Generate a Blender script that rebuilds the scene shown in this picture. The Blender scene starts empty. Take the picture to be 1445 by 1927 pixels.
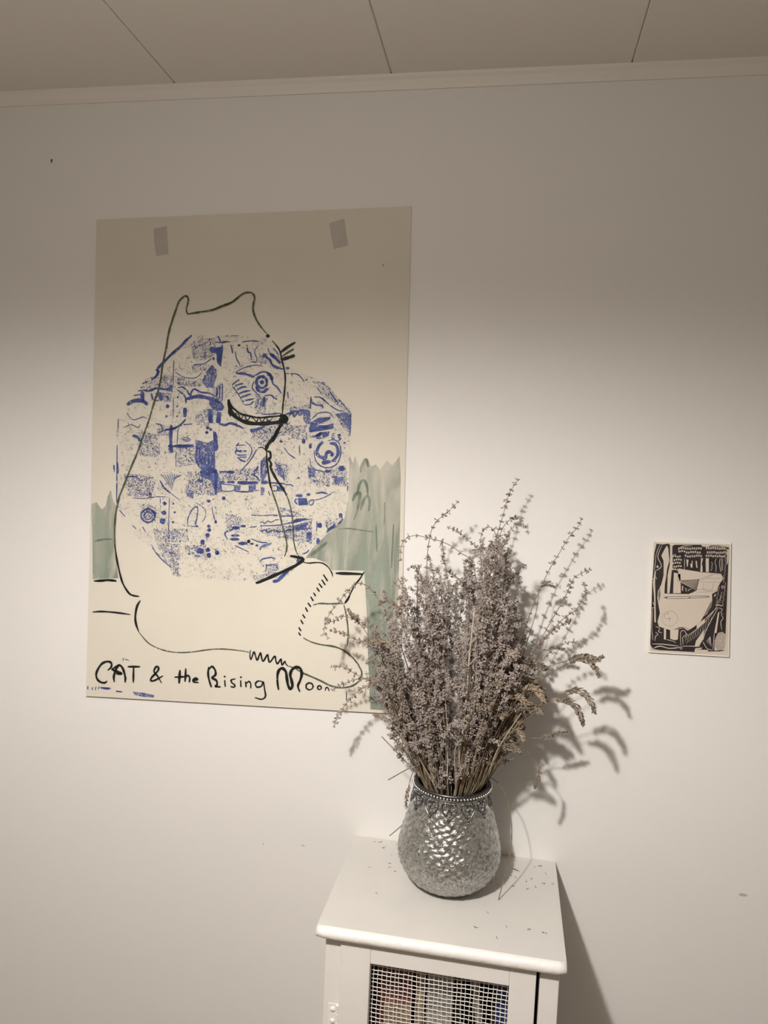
import bpy, bmesh, math, random
from mathutils import Vector, Matrix
random.seed(11)
SC = bpy.context.scene
COL = SC.collection
V = Vector
PI = math.pi

# ------------------------------------------------------------------ camera
IW, IH = 1445, 1927
YAW, PITCH, ROLL, FPX = -0.168908, -0.0624454, 0.0451957, 1381.478
EYE = V((0, 0, 1.6))
def cam_axes():
    cy, sy, cp, sp = math.cos(YAW), math.sin(YAW), math.cos(PITCH), math.sin(PITCH)
    f = V((sy*cp, cy*cp, sp)); r = V((cy, -sy, 0)); u = r.cross(f)
    c, s = math.cos(ROLL), math.sin(ROLL)
    return c*r+s*u, -s*r+c*u, f
CR, CU, CF = cam_axes()
cd = bpy.data.cameras.new('camera'); cam = bpy.data.objects.new('camera', cd); COL.objects.link(cam)
cd.sensor_fit = 'VERTICAL'; cd.sensor_height = 36; cd.sensor_width = 27; cd.lens = FPX/IH*36
cd.clip_start = .01
m = Matrix((CR, CU, -CF)).transposed().to_4x4(); m.translation = EYE
cam.matrix_world = m
SC.camera = cam
# ------------------------------------------------------------------ light and exposure
wd = bpy.data.worlds.new('world'); SC.world = wd; wd.use_nodes = True
wd.node_tree.nodes['Background'].inputs[0].default_value = (.05, .05, .05, 1)
SC.view_settings.view_transform = 'Standard'; SC.view_settings.look = 'None'
SC.view_settings.gamma = 1; SC.view_settings.use_curve_mapping = False
SC.view_settings.exposure = 0.0
LAMP = V((-.39, .22, 2.03)); LAMP_W = 106; LAMP_R = .03; LAMP_COL = (1, .955, .90)
SHADE_GLOW = 19.5       # the lit shade itself
l = bpy.data.lights.new('pendant_bulb_light', 'SPOT'); l.energy = LAMP_W; l.color = LAMP_COL
l.shadow_soft_size = LAMP_R; l.spot_size = math.radians(179); l.spot_blend = .56
lo = bpy.data.objects.new('pendant_bulb_light', l); COL.objects.link(lo); lo.location = LAMP   # points straight down

WALL = 1.6            # y of the wall in the photograph
TOP = .7553           # cabinet top height
CEIL = 2.43

def ray(x, y):
    return CR*((x-IW/2)/FPX) + CU*((IH/2-y)/FPX) + CF
def at_y(x, y, Y=WALL):
    d = ray(x, y); return EYE + d*(Y/d.y)
def at_z(x, y, z):
    d = ray(x, y); return EYE + d*((z-EYE.z)/d.z)

# ------------------------------------------------------------------ materials
def mat(name, col, rough=.6, metal=0, spec=.5, noise=None, bump=None, col2=None, fac=.5, coat=0):
    """noise=(scale,detail) mixes col and col2; bump=(scale,strength,distance)"""
    m = bpy.data.materials.new(name); m.use_nodes = True
    nt = m.node_tree; n = nt.nodes; b = n['Principled BSDF']
    b.inputs['Base Color'].default_value = (*col, 1); b.inputs['Roughness'].default_value = rough
    b.inputs['Metallic'].default_value = metal; b.inputs['Specular IOR Level'].default_value = spec
    b.inputs['Coat Weight'].default_value = coat
    tc = n.new('ShaderNodeTexCoord')
    if noise:
        t = n.new('ShaderNodeTexNoise'); t.inputs['Scale'].default_value = noise[0]; t.inputs['Detail'].default_value = noise[1]
        nt.links.new(tc.outputs['Object'], t.inputs['Vector'])
        r = n.new('ShaderNodeValToRGB'); r.color_ramp.elements[0].position = fac-.15; r.color_ramp.elements[1].position = fac+.15
        r.color_ramp.elements[0].color = (*col, 1); r.color_ramp.elements[1].color = (*(col2 or col), 1)
        nt.links.new(t.outputs['Fac'], r.inputs['Fac']); nt.links.new(r.outputs['Color'], b.inputs['Base Color'])
    if bump:
        t2 = n.new('ShaderNodeTexNoise'); t2.inputs['Scale'].default_value = bump[0]; t2.inputs['Detail'].default_value = 6
        nt.links.new(tc.outputs['Object'], t2.inputs['Vector'])
        bp = n.new('ShaderNodeBump'); bp.inputs['Strength'].default_value = bump[1]; bp.inputs['Distance'].default_value = bump[2]
        nt.links.new(t2.outputs['Fac'], bp.inputs['Height']); nt.links.new(bp.outputs['Normal'], b.inputs['Normal'])
    return m
def ink_mat(name, col, lo, hi, scale, stretch=(1, 1, 1), lines=0., dist=1.0, rough=.5, col2=None, blot=None, zfade=None, detail=5):
    """flat print: pigment over paper, holes where a noise runs low; lines adds thin contour scratches"""
    m = bpy.data.materials.new(name); m.use_nodes = True
    nt = m.node_tree; n = nt.nodes; L = nt.links.new; b = n['Principled BSDF']; out = n['Material Output']
    b.inputs['Base Color'].default_value = (*col, 1); b.inputs['Roughness'].default_value = rough
    b.inputs['Specular IOR Level'].default_value = .25
    tc = n.new('ShaderNodeTexCoord'); mp = n.new('ShaderNodeMapping'); mp.inputs['Scale'].default_value = stretch
    L(tc.outputs['Object'], mp.inputs['Vector'])
    t = n.new('ShaderNodeTexNoise'); t.inputs['Scale'].default_value = scale; t.inputs['Detail'].default_value = detail
    t.inputs['Distortion'].default_value = dist; L(mp.outputs['Vector'], t.inputs['Vector'])
    mr = n.new('ShaderNodeMapRange'); mr.inputs['From Min'].default_value = lo; mr.inputs['From Max'].default_value = hi
    L(t.outputs['Fac'], mr.inputs['Value']); a = mr.outputs['Result']
    def math_(op, x, y):
        q = n.new('ShaderNodeMath'); q.operation = op; q.use_clamp = False
        for i, s in enumerate((x, y)):
            if isinstance(s, (int, float)): q.inputs[i].default_value = s
            else: L(s, q.inputs[i])
        return q.outputs[0]
    if blot:
        tb = n.new('ShaderNodeTexNoise'); tb.inputs['Scale'].default_value = blot; tb.inputs['Detail'].default_value = 2
        L(mp.outputs['Vector'], tb.inputs['Vector'])
        m2 = n.new('ShaderNodeMapRange'); m2.inputs['From Min'].default_value = .46; m2.inputs['From Max'].default_value = .6
        L(tb.outputs['Fac'], m2.inputs['Value']); a = math_('MULTIPLY', a, m2.outputs['Result'])
    if lines:
        t3 = n.new('ShaderNodeTexNoise'); t3.inputs['Scale'].default_value = scale*.55; t3.inputs['Detail'].default_value = 2
        t3.inputs['Distortion'].default_value = 1.2; L(mp.outputs['Vector'], t3.inputs['Vector'])
        d = math_('ABSOLUTE', math_('SUBTRACT', t3.outputs['Fac'], .5), 0)
        ml = n.new('ShaderNodeMapRange'); ml.inputs['From Min'].default_value = lines; ml.inputs['From Max'].default_value = lines*.4
        L(d, ml.inputs['Value'])
        t4 = n.new('ShaderNodeTexNoise'); t4.inputs['Scale'].default_value = scale*.8; L(tc.outputs['Object'], t4.inputs['Vector'])
        mm = n.new('ShaderNodeMapRange'); mm.inputs['From Min'].default_value = .46; mm.inputs['From Max'].default_value = .56
        L(t4.outputs['Fac'], mm.inputs['Value'])
        a = math_('MAXIMUM', a, math_('MULTIPLY', ml.outputs['Result'], mm.outputs['Result']))
    if zfade:
        sp = n.new('ShaderNodeSeparateXYZ'); L(tc.outputs['Object'], sp.inputs[0])
        mz = n.new('ShaderNodeMapRange'); mz.inputs['From Min'].default_value = zfade[0]; mz.inputs['From Max'].default_value = zfade[1]
        mz.inputs['To Min'].default_value = zfade[2]; mz.inputs['To Max'].default_value = zfade[3]
        L(sp.outputs['Z'], mz.inputs['Value']); a = math_('MULTIPLY', a, mz.outputs['Result'])
    if col2:
        t5 = n.new('ShaderNodeTexNoise'); t5.inputs['Scale'].default_value = scale*.5; L(mp.outputs['Vector'], t5.inputs['Vector'])
        rr = n.new('ShaderNodeValToRGB'); rr.color_ramp.elements[0].position = .35; rr.color_ramp.elements[1].position = .65
        rr.color_ramp.elements[0].color = (*col, 1); rr.color_ramp.elements[1].color = (*col2, 1)
        L(t5.outputs['Fac'], rr.inputs['Fac']); L(rr.outputs['Color'], b.inputs['Base Color'])
    tr = n.new('ShaderNodeBsdfTransparent'); mx = n.new('ShaderNodeMixShader')
    L(a, mx.inputs[0]); L(tr.outputs[0], mx.inputs[1]); L(b.outputs[0], mx.inputs[2]); L(mx.outputs[0], out.inputs['Surface'])
    return m

M = dict(
 wall=mat('wall_paint', (.77, .75, .725), .75, bump=(420, .25, .0006), spec=.25),
 ceil=mat('ceiling_paint', (.77, .735, .69), .8, bump=(300, .15, .0005), spec=.2),
 trim=mat('trim_paint', (.78, .74, .69), .55, bump=(60, .1, .001)),
 floor=mat('floor_wood', (.13, .09, .055), .5, noise=(9, 5), col2=(.19, .135, .085)),
 paper=mat('poster_paper', (.655, .605, .525), .7, spec=.2, noise=(5, 3), col2=(.67, .625, .54)),
 tape=ink_mat('tape_grey', (.47, .45, .425), -.9, 3.5, 12),  # grey of the tape behind the sheet, seen through the paper
 black=ink_mat('black_ink', (.012, .013, .012), .20, .30, 160, dist=.5, rough=.4),
 olive=ink_mat('olive_ink', (.05, .062, .034), .25, .48, 200, dist=.5, rough=.45, col2=(.11, .12, .075)),
 blue=ink_mat('blue_ink', (.03, .042, .155), .32, .42, 130, rough=.5, col2=(.075, .105, .31)),
 bluemid=ink_mat('blue_scratch', (.035, .05, .17), .545, .59, 135, lines=.026, dist=3.2, detail=2.5, rough=.5, col2=(.09, .12, .31)),
 blueheavy=ink_mat('blue_wash', (.045, .065, .22), .40, .50, 130, lines=.03, dist=3.0, detail=3, rough=.5, col2=(.12, .155, .37)),
 bluelight=ink_mat('blue_faint', (.05, .06, .15), .61, .67, 150, lines=.012, dist=3.2, detail=3, rough=.5, blot=20),
 green=ink_mat('green_wash', (.20, .245, .20), .22, .62, 30, stretch=(1, 1, .18), rough=.6, col2=(.32, .375, .31), zfade=(.2, .56, 1.2, .4)),
 greendark=ink_mat('green_stroke', (.16, .205, .165), .2, .8, 60, stretch=(1, 1, .25), rough=.6),
 card=mat('print_card', (.60, .52, .44), .6, noise=(14, 2), col2=(.64, .565, .48), spec=.3),
 cardedge=mat('card_edge', (.80, .76, .70), .6),
 pblack=mat('print_black', (.018, .013, .014), .45, noise=(60, 3), col2=(.03, .022, .022)),
 pcream=mat('print_cream', (.61, .53, .45), .6, spec=.3),
 pgrey=mat('print_pencil', (.20, .17, .14), .6),
 cabinet=mat('white_gloss_paint', (.79, .765, .735), .42, bump=(45, .22, .0012), noise=(11, 4), col2=(.76, .735, .70)),
 cabtop=mat('dim_lit_white_paint', (.645, .62, .585), .5, bump=(45, .2, .001), noise=(11, 4), col2=(.62, .60, .575)),  # cabinet white with weaker light from above painted into the colour
 cabedge=mat('white_worn_paint', (.82, .80, .77), .35, bump=(55, .8, .0028)),
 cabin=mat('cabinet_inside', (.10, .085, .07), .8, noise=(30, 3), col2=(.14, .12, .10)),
 wire=mat('white_wire', (.80, .77, .73), .45),
 collar=mat('antique_silver', (.40, .39, .39), .28, metal=1, noise=(200, 3), col2=(.11, .105, .105), bump=(300, .3, .0006)),
 rim=mat('blackened_silver', (.13, .125, .125), .38, metal=1, noise=(200, 3), col2=(.22, .21, .21)),
 bead=mat('silver_bead', (.78, .76, .75), .3, metal=1),
 stalk=mat('dry_stalk', (.235, .185, .14), .75, noise=(70, 2), col2=(.15, .112, .08)),
 stalkpale=mat('pale_dry_stalk', (.46, .385, .30), .75, noise=(60, 2), col2=(.37, .30, .225)),
 straw=mat('straw', (.235, .18, .112), .65, noise=(60, 2), col2=(.135, .098, .062)),
 bloom=mat('mauve_bloom', (.38, .325, .30), .9, noise=(60, 3), col2=(.25, .21, .195), spec=.15),
 bloom2=mat('grey_brown_bloom', (.30, .25, .215), .9, noise=(60, 3), col2=(.185, .148, .125), spec=.15),
 ear=mat('grass_ear', (.25, .205, .165), .8, noise=(60, 3), col2=(.135, .105, .08), spec=.2),
 eargold=mat('golden_grass_ear', (.34, .27, .20), .8, noise=(150, 3), col2=(.25, .18, .125), spec=.2),
 crumb=mat('crumb', (.16, .125, .095), .9),
 shade=mat('lamp_shade_white', (.82, .80, .76), .6), lampmetal=mat('lamp_metal', (.25, .23, .2), .35, metal=1),
 scuff=mat('scuff', (.50, .45, .38), .8), scuffdark=mat('scuff_dark', (.10, .075, .05), .8),
)
def vase_mat():
    m = bpy.data.materials.new('mercury_glass'); m.use_nodes = True
    nt = m.node_tree; n = nt.nodes; L = nt.links.new; b = n['Principled BSDF']
    tc = n.new('ShaderNodeTexCoord')
    t = n.new('ShaderNodeTexNoise'); t.inputs['Scale'].default_value = 70; t.inputs['Detail'].default_value = 7; t.inputs['Distortion'].default_value = 3.0
    L(tc.outputs['Object'], t.inputs['Vector'])
    r = n.new('ShaderNodeValToRGB'); r.color_ramp.elements[0].position = .36; r.color_ramp.elements[1].position = .62
    r.color_ramp.elements[0].color = (.23, .228, .215, 1); r.color_ramp.elements[1].color = (.55, .545, .52, 1)
    L(t.outputs['Fac'], r.inputs['Fac']); L(r.outputs['Color'], b.inputs['Base Color'])
    q = n.new('ShaderNodeMapRange'); q.inputs['From Min'].default_value = .35; q.inputs['From Max'].default_value = .65
    q.inputs['To Min'].default_value = .36; q.inputs['To Max'].default_value = .2
    L(t.outputs['Fac'], q.inputs['Value']); L(q.outputs['Result'], b.inputs['Roughness'])
    b.inputs['Metallic'].default_value = .9
    b.inputs['Coat Weight'].default_value = .6; b.inputs['Coat Roughness'].default_value = .12
    t2 = n.new('ShaderNodeTexNoise'); t2.inputs['Scale'].default_value = 150; t2.inputs['Detail'].default_value = 5; t2.inputs['Distortion'].default_value = 2.5
    L(tc.outputs['Object'], t2.inputs['Vector'])
    bp = n.new('ShaderNodeBump'); bp.inputs['Strength'].default_value = .6; bp.inputs['Distance'].default_value = .0017
    L(t2.outputs['Fac'], bp.inputs['Height']); L(bp.outputs['Normal'], b.inputs['Normal'])
    return m
M['vase'] = vase_mat()

# ------------------------------------------------------------------ object helpers
def mesh(name, verts, faces, material, smooth=False):
    me = bpy.data.meshes.new(name); me.from_pydata([tuple(v) for v in verts], [], faces); me.update()
    for mm in (material if isinstance(material, (list, tuple)) else [material]): me.materials.append(mm)
    if smooth: me.polygons.foreach_set('use_smooth', [True]*len(me.polygons))
    return me
def link(name, me, parent=None, loc=None):
    o = bpy.data.objects.new(name, me); COL.objects.link(o)
    if parent: o.parent = parent
    if loc is not None: o.location = loc
    return o
def tag(o, label=None, cat=None, group=None, kind=None):
    if label: o['label'] = label
    if cat: o['category'] = cat
    if group: o['group'] = group
    if kind: o['kind'] = kind
    return o
def empty(name, loc, label, cat, group=None):
    o = link(name, None, None, loc); o.empty_display_size = .02
    return tag(o, label, cat, group)
class MB:
    """collects shapes in world space; build() makes one mesh object, local to its parent's base"""
    def __init__(s): s.v = []; s.f = []
    def add(s, v, f):
        k = len(s.v); s.v += [V(a) for a in v]; s.f += [[i+k for i in q] for q in f]; return s
    def box(s, x0, x1, y0, y1, z0, z1):
        return s.add([(x, y, z) for z in (z0, z1) for y in (y0, y1) for x in (x0, x1)],
            [(0, 2, 3, 1), (4, 5, 7, 6), (0, 1, 5, 4), (2, 6, 7, 3), (0, 4, 6, 2), (1, 3, 7, 5)])
    def tube(s, pts, r, sides=6, r1=None, cap=True):
        pts = [V(p) for p in pts]; n = len(pts); vs = []; fs = []
        t = (pts[1]-pts[0]).normalized(); ref = V((0, 0, 1)) if abs(t.z) < .9 else V((1, 0, 0))
        a = t.cross(ref).normalized()
        for i, p in enumerate(pts):
            t = (pts[min(i+1, n-1)]-pts[max(i-1, 0)])
            t = t.normalized() if t.length > 1e-9 else V((0, 0, 1))
            a = (a - t*a.dot(t)); a = a.normalized() if a.length > 1e-6 else t.orthogonal().normalized()
            b = t.cross(a); k = i/(n-1)
            rr = r(k) if callable(r) else r + ((r if r1 is None else r1)-r)*k
            for j in range(sides):
                w = 2*PI*j/sides; vs.append(p + a*(rr*math.cos(w)) + b*(rr*math.sin(w)))
        for i in range(n-1):
            for j in range(sides):
                j2 = (j+1) % sides; fs.append((i*sides+j, i*sides+j2, (i+1)*sides+j2, (i+1)*sides+j))
        if cap: fs += [tuple(range(sides))[::-1], tuple(range((n-1)*sides, n*sides))]
        return s.add(vs, fs)
    def lathe(s, prof, c, seg=48, close=False):
        vs = []; fs = []; n = len(prof)
        for r, z in prof:
            for j in range(seg):
                w = 2*PI*j/seg; vs.append((c[0]+r*math.cos(w), c[1]+r*math.sin(w), c[2]+z))
        for i in range(n if close else n-1):
            i2 = (i+1) % n
            for j in range(seg):
                j2 = (j+1) % seg; fs.append((i*seg+j, i*seg+j2, i2*seg+j2, i2*seg+j))
        return s.add(vs, fs)
    def ball(s, c, r, seg=8, rings=5, sq=(1, 1, 1)):
        vs = [V(c)+V((0, 0, -r*sq[2]))]; fs = []
        for i in range(1, rings):
            t = PI*i/rings
            for j in range(seg):
                w = 2*PI*j/seg
                vs.append(V(c)+V((r*sq[0]*math.sin(t)*math.cos(w), r*sq[1]*math.sin(t)*math.sin(w), -r*sq[2]*math.cos(t))))
        vs.append(V(c)+V((0, 0, r*sq[2]))); e = len(vs)-1
        for j in range(seg):
            j2 = (j+1) % seg; fs.append((0, 1+j2, 1+j)); fs.append((e, e-seg+j, e-seg+j2))
            for i in range(rings-2):
                a = 1+i*seg; fs.append((a+j, a+j2, a+seg+j2, a+seg+j))
        return s.add(vs, fs)
    def build(s, name, material, parent=None, smooth=False, bevel=0, seg=2, label=None, kind=None):
        base = parent_base(parent) if parent else V((0, 0, 0))
        me = mesh(name, [v-base for v in s.v], s.f, material, smooth)
        o = link(name, me, parent)
        if bevel:
            md = o.modifiers.new('bevel', 'BEVEL'); md.width = bevel; md.segments = seg; md.limit_method = 'ANGLE'
        return tag(o, label, None, None, kind)
def parent_base(p):
    b = V((0, 0, 0))
    while p is not None: b += V(p.location); p = p.parent
    return b
def catmull(pts, per=6):
    pts = [V(p) for p in pts]
    if len(pts) < 3: return [pts[0].lerp(pts[-1], i/per) for i in range(per+1)]
    out = []
    for i in range(len(pts)-1):
        p0 = pts[i-1] if i else pts[0]*2-pts[1]; p1 = pts[i]; p2 = pts[i+1]
        p3 = pts[i+2] if i+2 < len(pts) else p2*2-p1
        for k in range(per):
            t = k/per; t2 = t*t; t3 = t2*t
            out.append(.5*((2*p1)+(p2-p0)*t+(2*p0-5*p1+4*p2-p3)*t2+(3*p1-p0-3*p2+p3)*t3))
    out.append(pts[-1]); return out

# ------------------------------------------------------------------ the room
def struct(o): o['kind'] = 'structure'; return o
RX0, RX1, RY0 = -2.3, 2.1, -2.9
wall = struct(MB().box(RX0-.1, RX1+.1, WALL, WALL+.1, 0, CEIL+.05).build('wall_back', M['wall']))
struct(MB().box(RX0-.1, RX0, RY0, WALL, 0, CEIL+.05).build('wall_left', M['wall']))
struct(MB().box(RX1, RX1+.1, RY0, WALL, 0, CEIL+.05).build('wall_right', M['wall']))
struct(MB().box(RX0-.1, RX1+.1, RY0-.1, RY0, 0, CEIL+.05).build('wall_front', M['wall']))
struct(MB().box(RX0-.1, RX1+.1, RY0-.1, WALL+.1, -.08, 0).build('floor', M['floor']))
ceil = struct(MB().box(RX0-.1, RX1+.1, RY0-.1, WALL+.1, CEIL+.004, CEIL+.06).build('ceiling', M['trim']))
PW = .4905
x = -.297-PW*4
while x < RX1:
    a, b = max(x+.0008, RX0), min(x+PW-.0008, RX1)
    MB().box(a, b, RY0, WALL, CEIL, CEIL+.0045).build('ceiling_panel', M['ceil'], ceil, bevel=.0022, seg=1)
    x += PW
# cove moulding under the ceiling
cv = MB(); prof = [(0, -.0276), (.004, -.0276), (.006, -.020), (.0115, -.0105), (.0165, -.006), (.0175, 0), (0, 0)]
nn = len(prof)
for xx in (RX0, RX1):
    cv.v += [V((xx, WALL-d, CEIL+z)) for d, z in prof]
cv.f = [(i, (i+1) % nn, nn+(i+1) % nn, nn+i) for i in range(nn)]
struct(cv.build('trim_1', M['trim']))
struct(MB().box(RX0, RX1, WALL-.014, WALL, 0, .09).build('baseboard_back', M['trim'], bevel=.004))
# small marks on the wall
def disc(c, rx, rz, y, n=9, rot=0):
    return [(c.x+rx*math.cos(t)*math.cos(rot)-rz*math.sin(t)*math.sin(rot), y, c.z+rx*math.cos(t)*math.sin(rot)+rz*math.sin(t)*math.cos(rot)) for t in [2*PI*i/n for i in range(n)]]
for (px, py, rx, rz, rot, mt) in ((495, 1588, .0013, .0028, .2, 'scuff'), (570, 1591, .0052, .0015, -.2, 'scuff'), (1398, 1684, .009, .0032, 0, 'scuff')):
    c = at_y(px, py); MB().add(disc(c, rx, rz, WALL-.0003, 12, rot), [tuple(range(12))[::-1]]).build('scuff_mark', M[mt], wall)
c = at_y(98, 303)
MB().add([(c.x-.0035, WALL-.0005, c.z+.0045), (c.x+.003, WALL-.0005, c.z+.003), (c.x+.0005, WALL-.0005, c.z-.0005), (c.x+.001, WALL-.0005, c.z-.0035), (c.x-.0015, WALL-.0005, c.z-.0048), (c.x-.0032, WALL-.0005, c.z-.0025)], [(0, 1, 2, 3, 4, 5)]).build('plaster_chip', M['scuffdark'], wall, label='tiny dark chip in the plaster')

# ------------------------------------------------------------------ the poster
PTL, PTR, PBR, PBL = at_y(182.5, 414), at_y(774, 388.5), at_y(752.5, 1342), at_y(165, 1308)
POFF0, PZ0, PZ1 = .0022, PBL.z, PTL.z
def poff(z):
    k = min(1, max(0, (PZ1-z)/(PZ1-PZ0))); return POFF0 + .0055*k**3
def on_poster(px, py, lift=0):
    p = at_y(px, py); o = poff(p.z)+lift
    return at_y(px, py, WALL-o)
PB = V(((PBL.x+PBR.x)/2, WALL, PBL.z))
poster = empty('poster', PB, 'large unframed cream poster with line drawing of a cat over a blue printed moon', 'poster')
N = 24; T = .0011; vs = []; fs = []
for i in range(N+1):
    k = i/N
    for e in (PTL.lerp(PBL, k), PTR.lerp(PBR, k)):
        o = poff(e.z); vs += [(e.x, WALL-o, e.z), (e.x, WALL-o+T, e.z)]
for i in range(N):
    a, b = 4*i, 4*i+4
    fs += [(a, b, b+2, a+2), (a+1, a+3, b+3, b+1), (a, a+1, b+1, b), (a+2, b+2, b+3, a+3)]
fs += [(0, 2, 3, 1), (4*N, 4*N+1, 4*N+3, 4*N+2)]
MB().add(vs, fs).build('paper_sheet', M['paper'], poster)

def ribbon(mb, pts, w, place, taper=.5, per=5):
    """ink stroke: a flat strip of width w (px) laid on a surface by place(x,y)"""
    c = catmull([V((x, y, 0)) for x, y in pts], per); n = len(c); vs = []
    for i, p in enumerate(c):
        t = c[min(i+1, n-1)]-c[max(i-1, 0)]
        t = t.normalized() if t.length > 1e-9 else V((1, 0, 0))
        nr = V((-t.y, t.x, 0)); k = i/(n-1)
        ww = w/2*(taper+(1-taper)*min(1, 6*k, 6*(1-k)))*(1+.13*math.sin(k*n*.7+w))
        a, b = p+nr*ww, p-nr*ww; vs += [place(a.x, a.y), place(b.x, b.y)]
    mb.add(vs, [(2*i, 2*i+1, 2*i+3, 2*i+2) for i in range(n-1)])
def poly(mb, pts, place): mb.add([place(x, y) for x, y in pts], [tuple(range(len(pts)))])
def ell(mb, cx, cy, rx, ry, place, n=12, wob=.15):
    poly(mb, [(cx+rx*math.cos(2*PI*i/n)*(1+wob*math.sin(3.1*i+cx)), cy+ry*math.sin(2*PI*i/n)*(1+wob*math.cos(2.3*i+cy))) for i in range(n)], place)
K = 300/1445
ORG = {1: (160, 520), 2: (400, 520), 3: (160, 800), 4: (400, 800), 5: (160, 1050), 6: (440, 1050)}
def cv_(c, pts): ox, oy = ORG[c]; return [(ox+x*K, oy+y*K) for x, y in pts]
# each entry: crop, width, points
OUTLINE = [
 (1, 17, [(1000, 330), (932, 340), (918, 290), (935, 230), (930, 190), (910, 178), (880, 195), (850, 230), (820, 310), (790, 400), (765, 480), (748, 560), (735, 650), (715, 740), (695, 850), (685, 940), (665, 1030), (630, 1130), (600, 1230), (570, 1330), (530, 1430), (505, 1500)]),
 (1, 18, [(932, 340), (1000, 330), (1080, 318), (1160, 303), (1250, 270), (1340, 230), (1395, 184)]),
 (2, 18, [(0, 300), (80, 268), (170, 235), (220, 200), (270, 160), (320, 145), (360, 155), (380, 190), (372, 240), (365, 290), (375, 340), (400, 400), (440, 460), (490, 520)]),
 (3, 17, [(545, 60), (510, 150), (470, 260), (430, 350), (390, 450), (350, 550), (310, 650), (290, 740), (275, 830), (268, 950), (270, 1080), (278, 1160)]),
 (4, 12, [(640, 580), (680, 660), (705, 740), (720, 820), (728, 900), (730, 1000), (740, 1080), (760, 1150), (790, 1195)]),
 (4, 15, [(520, 530), (550, 630), (585, 730), (610, 820), (635, 920), (660, 1010), (672, 1080), (668, 1140), (652, 1190)]),
 (6, 13, [(995, 420), (1015, 500), (1030, 600), (1035, 700), (1025, 800)]),
 (6, 13, [(720, 425), (780, 412), (860, 415), (920, 413), (995, 410)]),
 (6, 15, [(630, 725), (700, 760), (790, 785), (880, 797), (960, 820), (1040, 870), (1100, 930), (1145, 1000), (1160, 1050), (1140, 1105), (1090, 1150), (1020, 1172), (940, 1172), (870, 1155), (780, 1110), (690, 1070), (620, 1040), (560, 1005), (500, 980)]),
 (5, 10, [(480, 660), (510, 700), (580, 775), (680, 825), (780, 850), (880, 857), (980, 850), (1100, 833), (1200, 825), (1300, 828), (1445, 845), (1486, 856)]),
 (2, 17, [(630, 725), (690, 685), (740, 655)]),
 (2, 13, [(200, 1245), (300, 1262), (420, 1282), (520, 1272), (600, 1265)]),
 (6, 9, [(1020, 1215), (1020, 1300)]),
]
BLACK = [
 (3, 17, [(270, 1080), (285, 1200), (305, 1300), (330, 1400), (355, 1460), (400, 1525), (440, 1545), (490, 1552)]),
 (2, 15, [(540, 583), (580, 630), (610, 680), (630, 770), (650, 850), (658, 920), (655, 1000), (645, 1100), (635, 1180), (632, 1250)]),
 (2, 23, [(615, 690), (680, 640), (750, 597)]), (2, 30, [(630, 752), (690, 735), (745, 715)]),
 (2, 34, [(145, 1115), (150, 1180), (185, 1250), (260, 1305), (340, 1330), (430, 1335), (520, 1330), (600, 1320), (650, 1300)]),
 (2, 15, [(150, 1120), (180, 1185), (240, 1235), (320, 1262), (420, 1280), (520, 1272), (600, 1265), (640, 1255)]),
 (2, 9, [(190, 1265), (225, 1232), (255, 1290), (285, 1255), (312, 1305), (350, 1265), (372, 1290), (400, 1315), (420, 1272), (445, 1320), (480, 1280), (510, 1315), (545, 1278)]),
 (2, 46, [(610, 1255), (640, 1275), (685, 1292)]), (2, 40, [(600, 1300), (640, 1305), (675, 1325)]),
 (2, 30, [(650, 1300), (610, 1360), (580, 1420), (560, 1460), (540, 1500)]),
 (4, 29, [(620, 0), (580, 60), (555, 110), (510, 165), (490, 200), (485, 235)]),
 (4, 22, [(485, 235), (520, 245), (525, 290), (510, 310), (530, 350), (525, 385), (550, 440), (590, 510), (640, 580), (670, 640)]),
 (4, 17, [(488, 240), (492, 330), (505, 430), (520, 530), (540, 600)]), (4, 9, [(415, 205), (445, 200), (470, 215), (490, 238)]),
 (4, 28, [(700, 1185), (760, 1195), (820, 1215), (770, 1260), (700, 1300), (620, 1335), (530, 1375), (440, 1415), (390, 1432)]),
 (4, 11, [(815, 1240), (870, 1250), (940, 1245), (1000, 1252), (1050, 1290), (1080, 1340), (1088, 1375)]),
 (4, 24, [(1115, 1342), (1230, 1345), (1360, 1350)]),
 (6, 13, [(1180, 125), (1140, 190), (1090, 255), (1035, 365)]), (6, 18, [(1050, 340), (1030, 375), (1003, 412)]),
 (5, 21, [(80, 208), (150, 205), (210, 200), (285, 208)]), (5, 15, [(68, 490), (130, 485), (200, 487), (300, 497), (410, 512)]),
 (5, 19, [(500, 385), (470, 440), (455, 530), (462, 600), (485, 665)]),
 (6, 14, [(150, 835), (145, 880), (155, 920), (180, 852), (195, 885), (212, 925), (240, 858), (250, 900), (265, 935), (305, 875), (312, 910), (325, 945), (370, 890), (380, 930), (395, 958), (425, 915), (430, 945), (437, 970), (463, 935), (470, 958), (495, 985)]),
] + [(6, 15, [a, b]) for a, b in (((810, 148), (850, 210)), ((795, 195), (828, 245)), ((770, 230), (800, 270)), ((750, 268), (775, 303)), ((722, 315), (740, 345)), ((695, 350), (720, 390)), ((670, 405), (697, 443)), ((648, 447), (668, 487)), ((622, 510), (645, 545)), ((605, 560), (627, 598)), ((587, 627), (608, 662)), ((587, 675), (603, 703)))]
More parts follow.
